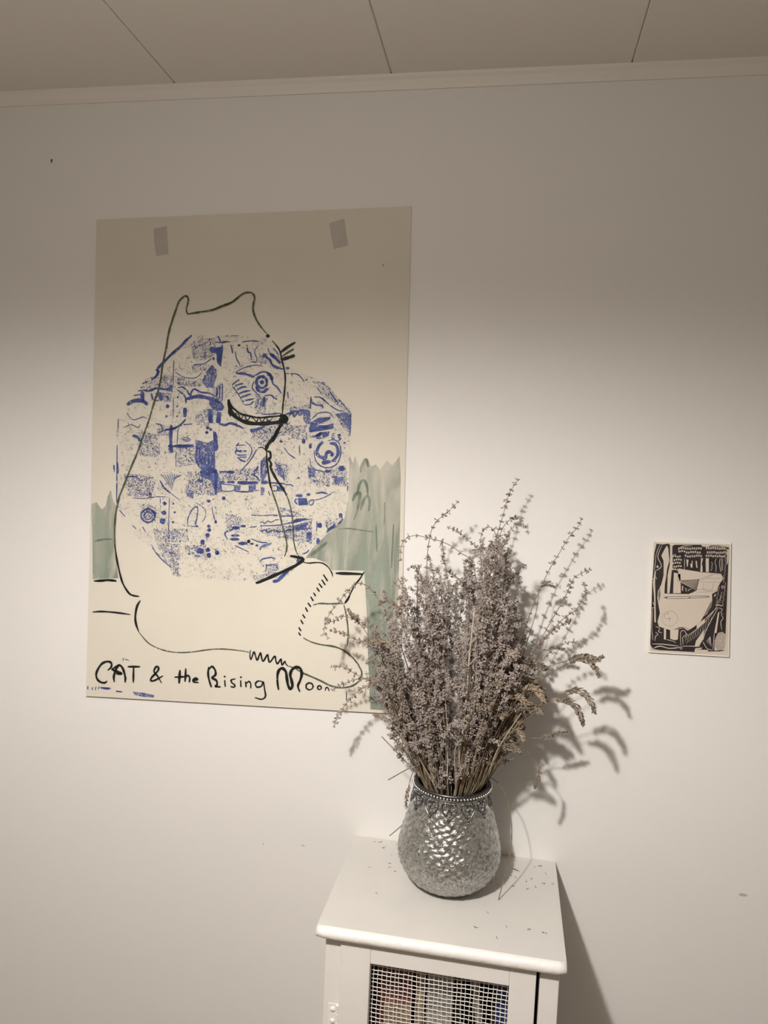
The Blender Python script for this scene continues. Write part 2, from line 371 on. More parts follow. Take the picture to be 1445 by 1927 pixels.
LETTERS = [
 (5, 19, [(205, 1018), (235, 990), (240, 960), (225, 942), (190, 940), (150, 960), (115, 1010), (100, 1060), (115, 1105), (150, 1128), (180, 1130), (200, 1115)]),
 (5, 20, [(265, 1125), (260, 1080), (275, 1020), (305, 972), (335, 990), (355, 1040), (365, 1090), (362, 1130)]), (5, 22, [(238, 1008), (290, 1030), (332, 1047), (280, 1048)]), (5, 16, [(240, 1010), (280, 985), (310, 970)]),
 (5, 17, [(385, 985), (430, 985), (500, 985)]), (5, 17, [(440, 985), (438, 1060), (437, 1130)]),
 (5, 17, [(692, 1132), (660, 1075), (625, 1030), (640, 990), (660, 985), (665, 1010), (640, 1045), (605, 1080), (595, 1105), (610, 1115), (650, 1100), (706, 1067)]),
 (5, 22, [(860, 1015), (855, 1080), (852, 1137)]), (5, 16, [(810, 1080), (860, 1078), (902, 1075)]),
 (5, 18, [(912, 1000), (910, 1060), (905, 1122)]), (5, 16, [(908, 1085), (930, 1065), (948, 1085), (944, 1127)]),
 (5, 17, [(978, 1108), (1005, 1105), (1020, 1098), (1000, 1090), (978, 1105), (990, 1124), (1028, 1128)]),
 (5, 18, [(1120, 985), (1115, 1050), (1125, 1110), (1145, 1172)]), (5, 19, [(1118, 1015), (1150, 983), (1180, 1020), (1180, 1060), (1150, 1085), (1190, 1110), (1195, 1150), (1180, 1165), (1228, 1168)]),
 (5, 14, [(1265, 1105), (1270, 1167)]), (5, 14, [(1362, 1095), (1325, 1105), (1330, 1130), (1355, 1150), (1350, 1170), (1318, 1165)]), (5, 14, [(1410, 1108), (1412, 1170)]),
 (6, 14, [(105, 1118), (110, 1172)]), (6, 13, [(110, 1140), (135, 1118), (152, 1140), (152, 1182)]),
 (6, 14, [(265, 1122), (220, 1115), (195, 1140), (210, 1170), (250, 1160), (265, 1122), (280, 1200), (285, 1255), (250, 1280), (190, 1265)]),
 (6, 25, [(405, 1195), (395, 1130), (395, 1060), (410, 1015), (440, 1000), (470, 1030), (480, 1090), (490, 1150), (510, 1185), (530, 1160), (520, 1100), (510, 1060), (525, 1015), (560, 990), (600, 1000), (615, 1050), (600, 1110), (580, 1160), (597, 1212)]),
 (6, 11, [(828, 1202), (835, 1175), (855, 1180), (862, 1207)]),
]
def circ(cx, cy, rx, ry, n=12): return [(cx+rx*math.cos(2*PI*i/n+1), cy+ry*math.sin(2*PI*i/n+1)) for i in range(n+1)]
LETTERS += [(6, 14, circ(685, 1163, 32, 31)), (6, 13, circ(775, 1175, 17, 17))]
def strokes(name, data, mt, lift, dots=(), taper=.55, label=None, split=True):
    pl = lambda x, y: on_poster(x, y, lift); mb = MB()
    for c, w, pts in data:
        ribbon(mb, cv_(c, pts), w*K*(1 if split else 1.2), pl, taper)
        if split: mb.build(name, mt, poster, label=label); mb = MB()
    for c, x, y, rx, ry in dots:
        (px, py), = cv_(c, [(x, y)]); ell(mb, px, py, rx*K, ry*K, pl)
        if split: mb.build(name, mt, poster, label=label); mb = MB()
    if not split: mb.build(name, mt, poster, label=label, kind='stuff')
# green brush washes
gm = MB(); gm2 = MB(); gp = lambda x, y: on_poster(x, y, .0003)
poly(gm, cv_(3, [(58, 715), (85, 705), (105, 698), (130, 735), (155, 765), (190, 725), (205, 650), (228, 590), (240, 600), (247, 660), (270, 715), (288, 745), (272, 850), (268, 1000), (275, 1150), (303, 1388), (190, 1392), (70, 1395), (66, 1000), (58, 800)]), gp)
poly(gm2, [(657, 858), (664, 872), (668, 858), (676, 880), (685, 866), (692, 862), (698, 878), (707, 874), (715, 884), (728, 866), (738, 876), (752, 858), (754, 900), (753, 980), (750, 1100), (742, 1338), (697, 1335), (693, 1250), (690, 1150), (685, 1074), (625, 1073), (612, 1058), (590, 1050), (575, 1050), (590, 1030), (625, 995), (648, 975), (655, 940), (657, 900)], gp)
gm.build('green_wash', M['green'], poster, label='translucent green brush wash at the left edge')
gm2.build('green_wash', M['green'], poster, label='translucent green brush wash at the right edge')
strokes('green_brush_stroke', [(4, 26, [(1265, 690), (1300, 620), (1335, 615), (1330, 680), (1310, 760)]), (4, 26, [(1340, 770), (1370, 680), (1400, 645), (1425, 690), (1415, 780)]), (4, 24, [(1310, 640), (1330, 540), (1370, 500), (1400, 560), (1405, 650)]), (4, 24, [(1340, 430), (1360, 340), (1390, 310), (1410, 380)]),
  (4, 12, [(1140, 942), (1230, 937), (1330, 950), (1460, 968)]), (3, 18, [(80, 1055), (130, 1042), (190, 1035), (240, 1035)]), (4, 14, [(1640, 900), (1630, 1100), (1620, 1300)]), (4, 12, [(1480, 900), (1490, 1150)]), (4, 12, [(1560, 700), (1556, 900)]),
  (4, 11, [(1280, 860), (1340, 700)]), (4, 30, [(890, 1180), (960, 1125), (1040, 1060)])], M['greendark'], .00045)
# blue relief print of the moon
bm = MB(); bp = lambda x, y: on_poster(x, y, .0006)
poly(bm, [(358, 630), (505, 635), (540, 690), (600, 715), (660, 770), (660, 880), (655, 960), (610, 1010), (575, 1050), (540, 1085), (480, 1095), (330, 1085), (300, 1040), (240, 1000), (220, 960), (218, 800), (240, 760), (300, 700)], bp)
bm.build('moon_print_ground', M['bluelight'], poster, label='faint scratchy blue print')
sm = MB(); sp_ = lambda x, y: on_poster(x, y, .00075)
for c, pts in (
 (1, [(820, 900), (900, 930), (1000, 950), (1080, 900), (1100, 960), (1040, 1000), (940, 1000), (820, 980)]), (1, [(540, 930), (700, 880), (790, 900), (790, 1010), (560, 1030)]),
 (1, [(640, 1050), (790, 1060), (780, 1140), (620, 1130)]), (1, [(1000, 1250), (1120, 1180), (1130, 1380), (1000, 1340)]), (1, [(660, 1330), (770, 1370), (770, 1445), (640, 1445)]),
 (1, [(960, 600), (1060, 560), (1180, 560), (1190, 700), (1090, 760), (980, 760)]), (1, [(960, 800), (1100, 780), (1100, 850), (980, 880)]),
 (3, [(480, 30), (640, 90), (700, 220), (660, 290), (500, 280), (480, 200)]), (3, [(820, 180), (1000, 190), (1010, 360), (840, 380)]), (3, [(350, 440), (520, 450), (640, 520), (600, 660), (380, 640)]),
 (3, [(930, 420), (1180, 440), (1180, 640), (900, 620)]), (3, [(500, 720), (560, 700), (650, 760), (640, 880), (560, 900), (500, 830)]), (3, [(620, 940), (930, 940), (940, 1060), (640, 1060)]), (3, [(640, 1060), (860, 1080), (850, 1290), (720, 1240)]),
 (3, [(900, 1090), (1100, 1080), (1110, 1230), (920, 1170)]), (3, [(760, 1250), (840, 1300), (860, 1380), (790, 1360)]), (3, [(1270, 800), (1420, 830), (1400, 960), (1280, 950)]),
 (4, [(340, 50), (460, 0), (600, 100), (480, 210), (380, 150)]), (4, [(660, 0), (860, 0), (860, 140), (700, 120)]), (4, [(560, 330), (690, 360), (700, 400), (660, 520), (560, 420)]), (4, [(860, 350), (960, 400), (1060, 430), (1060, 560), (870, 530)]),
 (4, [(1060, 400), (1210, 360), (1220, 560), (1080, 540)]), (4, [(200, 400), (420, 380), (420, 500), (60, 500), (60, 420)]), (4, [(600, 740), (720, 770), (800, 780), (800, 830), (620, 830)]), (4, [(440, 940), (760, 900), (900, 860), (900, 1080), (660, 1040), (440, 980)]),
 (4, [(480, 1260), (600, 1250), (600, 1340), (480, 1370)]), (4, [(1010, 870), (1190, 830), (1150, 920), (1040, 960)]), (4, [(360, 1360), (480, 1350), (470, 1400), (370, 1410)]),
 (2, [(0, 1000), (90, 960), (90, 1260), (0, 1260)]), (2, [(380, 1060), (500, 1080), (480, 1240), (390, 1250)]), (2, [(700, 1180), (890, 1160), (880, 1260), (700, 1260)]), (2, [(1110, 1240), (1250, 1220), (1250, 1420), (1180, 1380)]), (2, [(420, 690), (500, 700), (490, 800), (400, 780)]), (2, [(430, 1350), (700, 1330), (720, 1445), (440, 1445)]), (2, [(900, 950), (1020, 960), (1230, 1210), (1190, 1220), (1000, 1060)]),
): poly(sm, cv_(c, pts), sp_)
sm.build('moon_print_texture', M['bluemid'], poster, label='scratchy blue hatching in the print', kind='stuff')
hm = MB(); hp = lambda x, y: on_poster(x, y, .0009)
for c, pts in (
 (1, [(1090, 870), (1150, 800), (1190, 840), (1195, 900), (1160, 1010), (1100, 1010), (1060, 960), (1080, 900)]), (1, [(1120, 1110), (1200, 1130), (1250, 1170), (1240, 1210), (1190, 1220), (1130, 1180)]), (1, [(1110, 1200), (1160, 1200), (1160, 1330), (1120, 1330)]),
 (1, [(770, 985), (797, 985), (790, 1052), (735, 1040)]), (3, [(1000, 130), (1110, 160), (1170, 130), (1180, 395), (1060, 400), (1010, 330)]), (3, [(1040, 410), (1200, 410), (1250, 600), (1180, 620), (1140, 500), (1050, 470)]), (3, [(750, 180), (800, 180), (800, 250), (760, 255)]),
 (4, [(445, 310), (490, 270), (500, 430), (440, 545)]), (4, [(195, 545), (255, 540), (250, 600), (195, 600)]), (4, [(325, 545), (395, 540), (390, 590), (335, 595)]), (4, [(585, 550), (655, 560), (655, 600), (590, 600)]), (4, [(435, 560), (480, 570), (460, 630), (435, 635)]),
 (4, [(860, 370), (930, 400), (930, 470), (870, 480)]), (4, [(1080, 460), (1190, 470), (1170, 530), (1110, 530)]), (4, [(740, 910), (840, 880), (860, 940), (760, 960)]), (4, [(850, 970), (900, 970), (895, 1040), (850, 1060)]), (4, [(430, 1135), (420, 1110), (460, 1080), (540, 1065), (520, 1090), (450, 1110)]),
 (2, [(820, 1225), (885, 1220), (890, 1330), (850, 1345), (820, 1300)]), (2, [(1110, 1250), (1200, 1230), (1250, 1260), (1245, 1400), (1190, 1330)]), (4, [(560, 330), (640, 400), (655, 500), (600, 450)]), (3, [(915, 620), (985, 610), (980, 665), (930, 650)]), (5, [(430, 1212), (520, 1220), (630, 1245), (620, 1264), (520, 1258), (450, 1240)]),
): poly(hm, cv_(c, pts), hp)
hm.build('moon_print_wash', M['blueheavy'], poster, label='dense streaky blue areas', kind='stuff')
BLUE = [
 (1, 19, [(958, 545), (920, 575), (860, 640), (790, 700), (720, 770), (650, 845), (665, 860), (640, 910), (600, 935)]), (1, 9, [(520, 975), (545, 960), (570, 955)]), (1, 8, [(500, 1010), (540, 1000)]), (1, 9, [(480, 1040), (530, 1030), (600, 1035)]), (1, 8, [(440, 1080), (500, 1070)]),
 (1, 42, [(1130, 655), (1185, 675)]), (1, 16, [(540, 1040), (600, 1032), (640, 1015), (690, 1018), (740, 1022), (790, 1000)]), (1, 28, [(380, 1165), (430, 1132), (490, 1125), (540, 1140), (565, 1165)]), (1, 28, [(518, 1040), (522, 1140)]), (1, 24, [(675, 1050), (690, 1125)]), (1, 16, [(600, 1060), (615, 1120)]),
 (1, 13, [(845, 1010), (880, 1003), (920, 1030), (940, 1065), (955, 1075), (965, 1045), (990, 1022), (1030, 1040), (1060, 1052), (1130, 1060), (1180, 1090)]), (1, 13, [(835, 1030), (880, 1060), (910, 1100), (915, 1150)]), (1, 27, [(905, 1190), (905, 1275)]), (1, 28, [(920, 1112), (980, 1095), (1040, 1088), (1110, 1102), (1170, 1122), (1220, 1145)]),
 (1, 24, [(1135, 1215), (1132, 1325)]), (1, 38, [(1215, 1230), (1205, 1330)]), (1, 14, [(1225, 1140), (1250, 1180), (1235, 1208), (1210, 1195)]), (1, 13, [(780, 1395), (830, 1370), (880, 1330), (912, 1295)]), (1, 8, [(890, 1345), (965, 1338)]), (1, 18, [(1215, 1335), (1270, 1348), (1310, 1332), (1370, 1345), (1440, 1380)]),
 (1, 6, [(805, 760), (800, 860), (800, 990)]), (1, 6, [(800, 1100), (798, 1280)]), (1, 14, [(1195, 1000), (1192, 1090)]), (1, 9, [(1222, 980), (1218, 1105)]), (1, 9, [(1246, 975), (1244, 1120)]), (1, 9, [(1175, 595), (1240, 600), (1300, 590)]), (1, 12, [(1205, 540), (1230, 600)]), (1, 6, [(985, 800), (1080, 790), (1150, 740)]), (1, 6, [(820, 870), (900, 915), (1000, 920), (1060, 870)]), (1, 5, [(970, 640), (1040, 630), (1100, 600)]),
 (1, 6, [(350, 1370), (420, 1345), (480, 1370), (500, 1340)]), (1, 6, [(380, 1250), (440, 1300), (520, 1275), (560, 1290)]), (1, 7, [(300, 1290), (298, 1420)]), (1, 9, [(640, 1335), (690, 1350), (700, 1400)]), (1, 11, [(660, 1420), (740, 1390), (780, 1385)]),
 (2, 23, circ(445, 960, 48, 52)), (2, 13, [(360, 912), (400, 890), (440, 868), (490, 870), (530, 910), (545, 970), (580, 1000), (610, 1040), (622, 1062)]), (2, 26, [(495, 880), (525, 900), (540, 940)]), (2, 20, [(390, 1000), (415, 1035), (455, 1048), (495, 1028)]), (2, 12, [(470, 1080), (530, 1078), (560, 1105), (585, 1112)]), (2, 18, [(215, 880), (280, 882), (330, 895), (375, 912)]),
 (2, 10, [(205, 990), (240, 980), (275, 968)]), (2, 12, [(220, 1030), (265, 1005), (310, 1003)]), (2, 12, [(235, 1065), (285, 1045), (340, 1035)]), (2, 12, [(250, 1100), (300, 1080), (350, 1065)]), (2, 11, [(265, 1135), (320, 1120), (375, 1110)]), (2, 9, [(290, 1165), (340, 1160), (372, 1130)]), (2, 7, [(175, 995), (200, 1020), (240, 1080), (285, 1165)]), (2, 9, [(175, 985), (210, 955), (245, 935)]),
 (2, 10, [(165, 620), (175, 660), (182, 700)]), (2, 8, [(205, 680), (215, 740), (250, 805)]), (2, 13, [(310, 620), (320, 680), (345, 700), (350, 755)]), (2, 7, [(415, 625), (380, 680), (400, 740), (395, 775), (340, 772)]), (2, 18, [(480, 725), (520, 760), (540, 800), (580, 825), (640, 842)]), (2, 24, [(520, 700), (570, 740), (615, 790)]), (2, 8, [(500, 650), (520, 700), (560, 730)]), (2, 8, [(545, 650), (575, 680), (600, 715)]), (2, 5, [(120, 540), (240, 538)]), (2, 8, [(265, 595), (340, 585), (420, 590)]), (2, 9, [(90, 590), (160, 594)]), (2, 6, [(210, 870), (280, 830), (380, 805), (460, 815)]),
 (2, 8, [(660, 880), (760, 885), (800, 915), (832, 952)]), (2, 15, [(890, 1095), (900, 1140), (940, 1165), (990, 1170), (1000, 1195)]), (2, 12, [(892, 1090), (885, 1200)]), (2, 9, [(920, 1095), (970, 1095), (1020, 1130), (1080, 1180), (1140, 1215), (1190, 1220)]), (2, 14, [(985, 1100), (1025, 1135)]), (2, 12, [(1060, 1040), (1100, 1100), (1140, 1152)]), (2, 8, [(1140, 1110), (1200, 1180), (1245, 1235)]), (2, 10, [(1253, 1240), (1250, 1330), (1242, 1445)]), (2, 8, [(990, 960), (1015, 985)]), (2, 8, [(950, 1010), (990, 1070)]), (2, 15, [(640, 1258), (700, 1240), (760, 1222), (820, 1215), (880, 1220)]), (2, 8, [(680, 1045), (685, 1110)]), (2, 10, [(690, 1270), (720, 1240), (740, 1275), (770, 1230), (790, 1260), (820, 1225)]), (2, 9, [(375, 950), (360, 1010), (400, 1060), (430, 1095)]), (2, 20, [(470, 1095), (460, 1180)]), (2, 8, [(415, 1110), (405, 1170), (380, 1195)]), (2, 7, [(440, 1130), (430, 1200)]), (2, 9, [(445, 1250), (530, 1248), (620, 1240)]), (2, 8, [(900, 1290), (960, 1240), (1050, 1235), (1095, 1280)]),
 (3, 21, [(430, 95), (470, 108), (505, 145)]), (3, 8, [(290, 180), (288, 440), (286, 700)]), (3, 16, [(292, 335), (296, 440)]), (3, 13, [(262, 360), (264, 425)]), (3, 24, [(782, 0), (776, 120), (780, 245)]), (3, 20, [(800, 190), (880, 192), (985, 192)]), (3, 8, [(820, 180), (985, 178)]), (3, 7, [(835, 170), (840, 60), (850, 20)]), (3, 6, [(870, 120), (910, 112), (955, 130), (930, 145), (880, 135)]), (3, 6, [(880, 127), (940, 132)]), (3, 9, [(780, 30), (830, 15), (880, 0)]), (3, 6, [(822, 260), (825, 380)]),
 (3, 12, [(1010, 200), (1005, 300), (1030, 370), (1060, 390)]), (3, 11, [(1040, 210), (1040, 300), (1075, 360)]), (3, 13, [(1090, 260), (1085, 330), (1105, 380)]), (3, 13, [(1120, 250), (1118, 370)]), (3, 13, [(1150, 260), (1150, 340), (1130, 385)]), (3, 24, [(1050, 395), (1110, 402), (1180, 400)]), (3, 26, [(1175, 60), (1188, 150), (1190, 200), (1180, 235)]), (3, 8, [(1164, 50), (1170, 200), (1168, 380)]), (3, 22, [(1040, 422), (1110, 432), (1185, 420)]), (3, 22, [(1186, 400), (1186, 520), (1184, 630)]), (3, 20, [(1020, 498), (1070, 508)]), (3, 8, circ(1110, 465, 20, 18)), (3, 14, [(680, 505), (720, 570), (770, 612)]), (3, 5, [(770, 612), (860, 680)]),
 (3, 13, circ(570, 820, 62, 60)), (3, 8, circ(572, 820, 36, 34)), (3, 20, [(600, 770), (630, 800), (632, 830)]), (3, 10, [(540, 770), (570, 750), (585, 770)]), (3, 8, [(935, 920), (930, 860), (960, 780), (1000, 742), (1022, 760), (1012, 850), (1000, 900), (1022, 920), (960, 915)]), (3, 5, [(1000, 700), (1050, 730), (1090, 770), (1090, 830), (1060, 880)]), (3, 5, [(680, 660), (685, 760)]), (3, 5, [(765, 660), (760, 800), (755, 1040)]), (3, 7, [(610, 1110), (660, 1180), (720, 1240), (780, 1290)]), (3, 5, [(600, 1080), (640, 1150), (690, 1190)]), (3, 9, [(360, 470), (430, 465), (480, 480), (520, 530)]), (3, 6, [(545, 530), (570, 480), (620, 478)]), (3, 6, [(430, 660), (540, 665), (640, 650), (750, 650)]), (3, 7, [(440, 915), (465, 945)]), (3, 7, [(520, 920), (550, 970)]), (3, 7, [(310, 770), (365, 830)]), (3, 6, [(1150, 740), (1160, 800), (1180, 870)]),
] + [(3, 5, [(700+i*22, 440+abs(i-4)*3), (790+i*8-i*6, 440+(150-i*13))]) for i in range(9)] + [
 (4, 12, [(135, 1035), (112, 990), (125, 965), (160, 957), (185, 935)]), (4, 20, [(60, 518), (110, 518)]), (4, 18, [(130, 516), (200, 516)]), (4, 25, [(225, 520), (320, 524), (412, 520)]), (4, 24, [(440, 520), (500, 518)]), (4, 12, [(500, 522), (580, 525), (660, 532)]), (4, 8, [(660, 540), (710, 540), (730, 555)]), (4, 7, [(60, 535), (190, 545), (190, 590), (130, 600), (60, 595)]), (4, 10, [(255, 600), (330, 600), (330, 545)]), (4, 9, [(200, 600), (300, 605), (420, 590)]), (4, 8, [(540, 550), (580, 550), (585, 590), (540, 600)]),
 (4, 12, [(60, 420), (130, 425), (200, 425)]), (4, 20, [(130, 425), (190, 428)]), (4, 7, [(215, 185), (260, 180), (300, 182)]), (4, 15, [(205, 232), (260, 236), (310, 234)]), (4, 9, [(210, 200), (220, 225), (205, 245), (225, 270), (290, 270), (310, 262)]), (4, 13, [(225, 290), (260, 320), (300, 330)]), (4, 9, [(240, 160), (210, 190)]), (4, 9, [(240, 290), (300, 290)]), (4, 7, [(300, 150), (350, 200), (350, 260), (310, 330)]), (4, 8, [(250, 420), (340, 320), (400, 220)]), (4, 16, [(370, 420), (400, 400), (410, 370)]), (4, 12, [(350, 440), (400, 470), (425, 510)]), (4, 10, [(440, 320), (438, 480)]),
 (4, 25, [(1000, 150), (962, 190), (945, 250), (975, 288), (1020, 298), (1032, 255), (1060, 242), (1085, 262), (1072, 282)]), (4, 22, [(1060, 165), (1110, 172), (1135, 222), (1128, 280), (1080, 330)]), (4, 9, [(920, 230), (930, 310), (980, 370), (1060, 385), (1130, 345), (1160, 260), (1150, 170), (1100, 132), (1045, 142)]), (4, 6, [(880, 300), (900, 380), (990, 420), (1090, 410)]), (4, 30, [(990, 342), (1070, 328)]), (4, 10, [(1085, 80), (1080, 115), (1105, 118)]), (4, 8, [(1085, 80), (1110, 75)]), (4, 7, [(1083, 98), (1105, 95)]), (4, 12, [(1130, 90), (1155, 85), (1140, 110), (1160, 125), (1135, 140)]),
 (4, 8, [(650, 205), (690, 260), (755, 305)]), (4, 9, [(785, 180), (790, 260)]), (4, 13, [(935, 620), (990, 610), (1040, 622)]), (4, 20, [(755, 638), (815, 640)]), (4, 10, [(760, 665), (745, 690), (770, 720)]), (4, 8, [(870, 700), (890, 680), (915, 680), (910, 710), (890, 725), (870, 705)]), (4, 6, [(920, 680), (1000, 660), (1110, 600)]), (4, 8, [(1180, 850), (1150, 880), (1130, 900)]), (4, 8, [(430, 912), (540, 910), (640, 900), (760, 870), (900, 850)]), (4, 7, [(430, 885), (450, 875), (470, 890), (500, 870), (530, 880), (570, 860), (610, 855)]), (4, 7, [(340, 925), (400, 920)]), (4, 8, [(945, 870), (943, 960)]), (4, 10, [(430, 960), (480, 950), (500, 970), (560, 950), (600, 968), (700, 950), (760, 945)]), (4, 10, [(620, 828), (680, 822), (745, 826)]), (4, 6, [(350, 815), (450, 820), (560, 812)]), (4, 26, [(690, 1310), (660, 1340), (620, 1380), (590, 1408), (545, 1418)]), (4, 20, [(795, 1190), (765, 1240)]), (4, 9, [(820, 1165), (850, 1155), (875, 1130)]), (4, 10, [(425, 1240), (450, 1215), (490, 1205), (530, 1200), (570, 1215)]), (4, 7, [(480, 1330), (490, 1280), (530, 1265), (570, 1270), (600, 1310)]), (4, 8, [(505, 600), (520, 640)]), (4, 8, [(1225, 520), (1222, 600)]), (4, 6, [(700, 950), (770, 930), (850, 940), (900, 930)]), (4, 7, [(200, 1090), (330, 1150)]), (4, 8, [(350, 1030), (430, 1060), (500, 1065)]),
 (5, 10, [(25, 1160), (25, 1192)]), (5, 15, [(140, 1175), (190, 1182), (235, 1183)]), (5, 6, [(70, 1170), (62, 1198)]), (5, 6, [(100, 1165), (92, 1198)]), (5, 6, [(130, 1165), (118, 1190)]), (5, 11, [(280, 1207), (340, 1214)]), (5, 6, [(345, 905), (345, 935)]), (5, 5, [(360, 915), (400, 930)]),
]
BDOTS = [(1, 748, 1095, 14, 14), (1, 840, 1095, 10, 9), (1, 748, 1178, 17, 17), (1, 835, 1180, 8, 8), (1, 738, 1268, 11, 10), (1, 835, 1268, 9, 8), (1, 1165, 745, 10, 16), (1, 1110, 1372, 15, 14), (1, 1138, 1388, 14, 14), (1, 1103, 1415, 16, 13), (1, 1395, 625, 15, 10), (1, 958, 540, 9, 10), (2, 447, 960, 20, 20), (2, 240, 625, 11, 9), (2, 470, 718, 20, 19), (2, 680, 832, 18, 12), (2, 490, 1025, 18, 13), (2, 505, 1320, 22, 20),
 (3, 720, 710, 18, 18), (3, 715, 795, 22, 20), (3, 703, 870, 28, 28), (3, 800, 712, 9, 9), (3, 812, 790, 10, 10), (3, 797, 880, 12, 11), (3, 590, 622, 14, 9), (3, 1120, 688, 18, 14), (3, 1120, 915, 15, 14), (3, 1125, 950, 18, 16), (3, 1110, 997, 20, 20), (3, 1065, 1060, 20, 24), (3, 1042, 1140, 36, 28), (3, 1115, 1130, 20, 20), (3, 1122, 1180, 20, 24), (3, 1195, 1155, 18, 20), (3, 1185, 875, 10, 14),
 (4, 100, 663, 17, 18), (4, 212, 930, 36, 15), (4, 275, 915, 26, 11), (4, 205, 1000, 40, 12), (4, 200, 1034, 44, 13), (4, 275, 1072, 46, 16), (4, 400, 1090, 13, 11), (4, 355, 1075, 18, 10), (4, 28, 878, 12, 14), (4, 825, 145, 17, 24), (4, 885, 190, 14, 24), (4, 622, 148, 14, 9), (4, 1042, 418, 26, 14), (4, 1168, 392, 30, 26), (4, 868, 628, 18, 12), (4, 1160, 818, 18, 22), (4, 570, 818, 22, 8), (4, 970, 908, 22, 24), (4, 955, 1050, 16, 28), (4, 780, 478, 10, 8), (4, 308, 494, 10, 9), (4, 1195, 160, 10, 10), (4, 40, 1155, 20, 22), (4, 880, 985, 20, 18)]
bs = strokes('moon_print_lines', BLUE, M['blue'], .0011, BDOTS, .6, label='bold blue printed shapes', split=False)
pm = MB(); pp = lambda x, y: on_poster(x, y, .0012)
for c, pts in ((1, [(1245, 610), (1252, 650), (1240, 740), (1232, 822), (1200, 790), (1190, 750), (1212, 680), (1235, 630)]), (2, [(880, 1330), (960, 1280), (1070, 1275), (1060, 1300), (960, 1340), (880, 1375)]), (2, [(870, 1402), (980, 1362), (1095, 1330), (1090, 1380), (980, 1400), (880, 1414)]), (2, [(935, 1440), (970, 1412), (1060, 1405), (1050, 1445), (1000, 1470), (940, 1475)]), (2, [(335, 1385), (400, 1375), (475, 1350), (450, 1385), (390, 1405), (345, 1415)]), (4, [(875, 105), (920, 112), (1045, 80), (1050, 62), (960, 72), (910, 100)]), (4, [(870, 20), (880, 65), (990, 30), (1095, 15), (1095, 0), (960, 0)]), (4, [(770, 660), (850, 662), (868, 720), (780, 728)]), (4, [(1030, 977), (1042, 940), (1110, 890), (1112, 920)]), (4, [(650, 897), (700, 880), (760, 848), (865, 842), (800, 872), (720, 892)]), (4, [(935, 1077), (962, 1020), (972, 1055)]), (4, [(780, 950), (760, 945), (800, 905), (850, 890), (845, 915)]), (2, [(20, 650), (60, 640), (85, 640), (95, 660), (60, 700), (40, 760), (35, 720)])):
    poly(pm, cv_(c, pts), pp)
pm.build('moon_print_blocks', M['blue'], poster, label='solid blue printed blocks', kind='stuff')
strokes('olive_outline', OUTLINE, M['olive'], .0014, label='olive green brush outline')
strokes('black_outline', BLACK, M['black'], .0016, [(2, 500, 540, 18, 16), (2, 655, 1295, 30, 38), (2, 160, 1215, 22, 55), (4, 327, 1053, 15, 16)], label='black brush outline')
for chars, idx in (('C', (0,)), ('A', (1, 2, 3)), ('T', (4, 5)), ('&', (6,)), ('t', (7, 8)), ('h', (9, 10)), ('e', (11,)), ('R', (12, 13)), ('i', (14,)), ('s', (15,)), ('i', (16,)), ('n', (17, 18)), ('g', (19,)), ('M', (20,)), ('n', (21,)), ('o', (22,)), ('o', (23,))):
    mb = MB(); pl = lambda x, y: on_poster(x, y, .0018)
    for i in idx: ribbon(mb, cv_(LETTERS[i][0], LETTERS[i][2]), LETTERS[i][1]*K, pl, .6)
    dd = {14: (5, 1265, 1075, 9, 8), 16: (5, 1412, 1080, 9, 8)}.get(idx[0])
    if dd: (px, py), = cv_(dd[0], [dd[1:3]]); ell(mb, px, py, dd[3]*K, dd[4]*K, pl)
    mb.build('brush_letter', M['black'], poster, label='black brush letter '+chars)
tp = lambda x, y: on_poster(x, y, .0003)
tm = MB(); tm2 = MB(); poly(tm, [(289, 430), (314, 425), (317, 478), (294, 482), (290, 455)], tp); poly(tm2, [(619, 420), (648, 411), (655, 462), (628, 469)], tp)
for q_ in (tm, tm2): q_.build('tape_mark', M['tape'], poster, label='grey tape patch showing through the paper')
sk = MB(); ell(sk, 721, 499, 1.3, 1.1, tp); sk.build('ink_speck', M['black'], poster)

# ------------------------------------------------------------------ the small print
CK = 200/1445
def cpx(x, y): return (1200+x*CK, 1000+y*CK)
CT = .004
def on_card(x, y, lift=0):
    px, py = cpx(x, y); return at_y(px, py, WALL-.0015-CT-lift)
cc = [on_card(*q) for q in ((200, 125), (1272, 158), (1245, 1712), (140, 1648))]
card = empty('art_print', V(((cc[2].x+cc[3].x)/2, WALL, cc[3].z)), 'small black and cream abstract ink print on card to the right of the bouquet', 'picture')
vs = [p for p in cc]+[V((p.x, WALL-.0012, p.z)) for p in cc]
MB().add(vs, [(0, 3, 2, 1), (4, 5, 6, 7), (0, 1, 5, 4), (1, 2, 6, 5), (2, 3, 7, 6), (3, 0, 4, 7)]).build('card', M['cardedge'], card, bevel=.0008)
l0 = MB(); poly(l0, [(222, 145), (1255, 178), (1228, 1690), (163, 1628)], lambda x, y: on_card(x, y, .0003)); l0.build('printed_border', M['card'], card)
l1 = MB(); q1 = lambda x, y: on_card(x, y, .0005)
poly(l1, [(255, 168), (345, 178), (415, 165), (438, 185), (440, 520), (468, 520), (470, 200), (500, 182), (860, 182), (880, 208), (960, 212), (990, 190), (1100, 190), (1240, 220), (1225, 600), (1205, 1100), (1185, 1620), (1110, 1632), (960, 1632), (760, 1640), (500, 1625), (300, 1615), (205, 1600), (170, 1540), (185, 1100), (195, 700), (225, 300)], q1)
l1.build('printed_black', M['pblack'], card, label='solid black printed ground')
l2 = MB(); q2 = lambda x, y: on_card(x, y, .0007)
